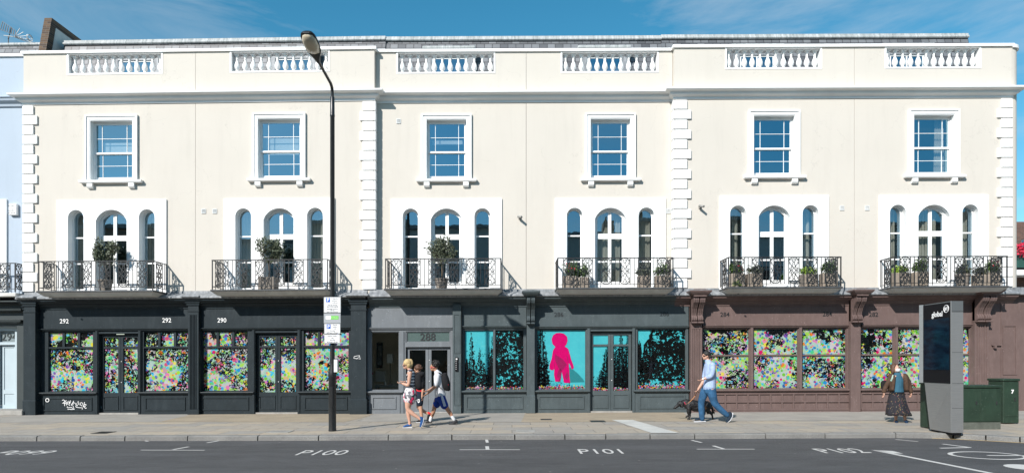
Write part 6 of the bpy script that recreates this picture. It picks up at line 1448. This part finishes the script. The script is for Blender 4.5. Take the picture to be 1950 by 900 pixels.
for i in range(40):
    u,v=rn.choice(((240,700),(428,700),(455,650),(488,700),(215,650))); p=D.p(u+rn.uniform(-10,14),v+rn.uniform(-25,25),rn.uniform(-.09,.09)); m.tube([p,p+Vector((.03,0,-.05))],[.012,.003],6)
fur=paint('black_fur',(.0045,.0045,.006),.55,.5,14,1,.02,fine=28)
bdy=flesh(m,.0095,2,.4); obj('body',bdy,fur,D.e,wp=False,smooth=True,ang=180)
obj('nose',MB().blob(D.p(93,672),(.014,.016,.012)),M['black'],D.e,wp=False,smooth=True)
m=MB(); m.tube([D.p(192,592,0),D.p(198,615,-.082),D.p(207,640,-.06),D.p(212,655,0),D.p(207,640,.06),D.p(198,615,.082),D.p(192,592,0)],.011,6); obj('collar',m,fabric('red_collar_band',(.45,.02,.08)),D.e,wp=False,smooth=True)
lead=MB(); h4=F4.p(322,500,.14); pts=[D.p(208,628,-.075),D.p(240,612,-.08),D.p(275,580,-.05),D.p(310,545,.0),h4]; lead.tube(pts,.010,6)
h5=F4.p(402,560,.16); lead.tube([h4,F4.p(345,520,.18),F4.p(400,560,.2),F4.p(408,620,.2),F4.p(402,660,.2),F4.p(415,690,.2),F4.p(422,680,.2),F4.p(412,655,.2)],.008,6)
tag(obj('dog_lead',lead,fabric('tan_leather',(.42,.20,.09)),origin=tuple(h4),wp=False,smooth=True),'tan lead running from the man\'s hand down to the dog\'s collar','lead')

# woman with the mask
b=GP(1712,803.5); F5=Fig('person',315,803,1/(6*(F/(CD+b[1]))),(*b,0),'woman in a white face mask, brown jacket and long dark spotted skirt','person')
m=MB()
F5.tube(m,[(275,480,0,.085,.09),(285,620,.03,.06),(292,720,.05,.042),(292,775,.05,.034),(285,790,.05,.034)])
F5.tube(m,[(330,480,0,.085,.09),(345,620,-.03,.06),(362,715,-.05,.045),(368,755,-.06,.034),(368,775,-.06,.034)])
F5.tube(m,[(295,480,0,.155,.11),(292,400,0,.13,.10),(295,320,0,.15,.105),(298,265,0,.15,.09),(290,240,0,.052,.05),(280,215,0,.050,.05)])
c=F5.p(272,187); Rm=Matrix.Rotation(R(38),3,'Z')@Matrix.Rotation(R(10),3,'Y')
def hb(x,y,z,r): m.blob(c+Rm@Vector((x,y,z)),r,Rm,16,12)
hb(0,.01,.018,(.070,.088,.088)); hb(0,-.022,-.035,(.058,.06,.07)); hb(0,-.05,-.075,(.03,.032,.026)); hb(0,-.088,-.01,(.013,.018,.026)); hb(0,-.07,.03,(.045,.02,.014))
for q in (-1,1): hb(q*.068,.0,-.01,(.01,.016,.03)); hb(q*.03,-.068,.004,(.014,.014,.010))
F5.tube(m,[(222,275,0,.06),(190,340,-.02,.048),(160,385,-.02,.042),(142,425,-.04,.036),(125,462,-.06,.026)])
F5.tube(m,[(385,275,0,.06),(415,330,-.02,.048),(428,380,-.02,.042),(435,425,-.04,.036),(436,462,-.05,.026)])
F5.hand(m,124,464,-.06,.05,1,curl=.7); F5.hand(m,436,464,-.05,.05,1,curl=.8); F5.skin(m,SK['fair'])
m=MB(); F5.tube(m,[(296,272,0,.12,.10),(295,330,0,.150,.118),(294,400,0,.145,.115),(294,462,0,.165,.125)]); F5.part('jumper',m,fabric('teal_wool',(.035,.11,.165)))
def ring_loft(rings,n=40):
    mm=MB(); vs=[];fs=[]
    for (u,v,rx,ry,amp) in rings:
        c_=F5.p(u,v); 
        for k in range(n):
            a=2*math.pi*k/n; f=1+amp*math.sin(a*9+v*.004); vs.append(c_+Vector((math.cos(a)*rx*f,math.sin(a)*ry*f,-amp*.12*math.sin(a*4))))
    for i in range(len(rings)-1):
        for k in range(n): fs.append((i*n+k,i*n+(k+1)%n,(i+1)*n+(k+1)%n,(i+1)*n+k))
    fs.append(tuple(range(n))); fs.append(tuple((len(rings)-1)*n+k for k in range(n))); return mm.add(vs,fs)
obj('skirt',ring_loft([(293,455,.165,.125,0),(290,500,.19,.15,.01),(292,560,.215,.175,.03),(298,630,.245,.20,.05),(306,690,.275,.22,.06),(314,722,.295,.235,.07)]),spotty(),F5.e,wp=False,smooth=True,ang=180)
jk=fabric('brown_wool_jacket',(.075,.045,.030),.35,18)
m=MB(); F5.tube(m,[(232,275,.02,.05,.09),(236,300,.0,.075,.125),(228,360,-.01,.065,.135),(222,430,-.01,.05,.14)]); F5.tube(m,[(365,275,.02,.055,.09),(372,300,.0,.085,.125),(380,370,-.01,.075,.135),(385,430,-.01,.055,.14)])
F5.tube(m,[(245,280,.06,.055,.07),(350,280,.06,.055,.07)]); m.blob(F5.p(300,350,.09),(.17,.055,.24)); 
F5.tube(m,[(226,272,0,.070),(192,338,-.02,.060),(162,388,-.02,.054),(140,425,-.04,.050),(126,450,-.06,.050)]); F5.tube(m,[(380,272,0,.070),(412,330,-.02,.060),(428,380,-.02,.054),(435,425,-.04,.050),(437,454,-.05,.050)])
F5.part('jacket',m,jk)
m=MB(); m.blob(c+Rm@Vector((0,.034,.036)),(.092,.086,.094),Rm,16,12); 
for q in (-1,1): m.blob(c+Rm@Vector((q*.074,.03,-.05)),(.028,.052,.100),Rm,12,10)
F5.part('hair',m,hair_brown,.009)
m=MB(); m.blob(c+Rm@Vector((0,-.060,-.046)),(.066,.062,.052),Rm,16,12); F5.part('face_mask',m,white_c,.008)
for q in (-1,1): obj('eye',MB().blob(c+Rm@Vector((q*.030,-.083,.008)),(.011,.008,.006),None,10,6),M['black'],F5.e,wp=False,smooth=True)
bsh=fabric('navy_pump',(.012,.03,.07)); 
m=MB(); m.tube([F5.p(294,786,.04),F5.p(285,795,.0),F5.p(268,799,-.07),F5.p(255,799,-.12)],[(.038,.024),(.040,.024),(.040,.018),(.026,.014)],12,True,up=(1,0,0)); F5.part('shoe',m,bsh,.008)
m=MB(); m.tube([F5.p(376,770,-.05),F5.p(372,785,-.08),F5.p(362,796,-.14),F5.p(354,800,-.17)],[(.038,.026),(.042,.026),(.042,.018),(.028,.014)],12,True,up=(1,0,0)); F5.part('shoe',m,bsh,.008)
bg_=empty('shoulder_bag',tuple(F5.p(205,300,.1)),'small patterned bag strap hanging at the right shoulder of the masked woman','bag',wp=False)
m=MB(); m.tube([F5.p(228,262,-.075),F5.p(205,300,-.115),F5.p(196,330,-.10)],[(.02,.006)]*3,8,True,up=(1,0,0)); obj('strap',m,fabric('pale_green_strap',(.30,.42,.36)),bg_,wp=False)
m=MB(); m.blob(F5.p(190,380,.16),(.09,.05,.12),pw=.7); obj('bag',m,black_c,bg_,wp=False,smooth=True)
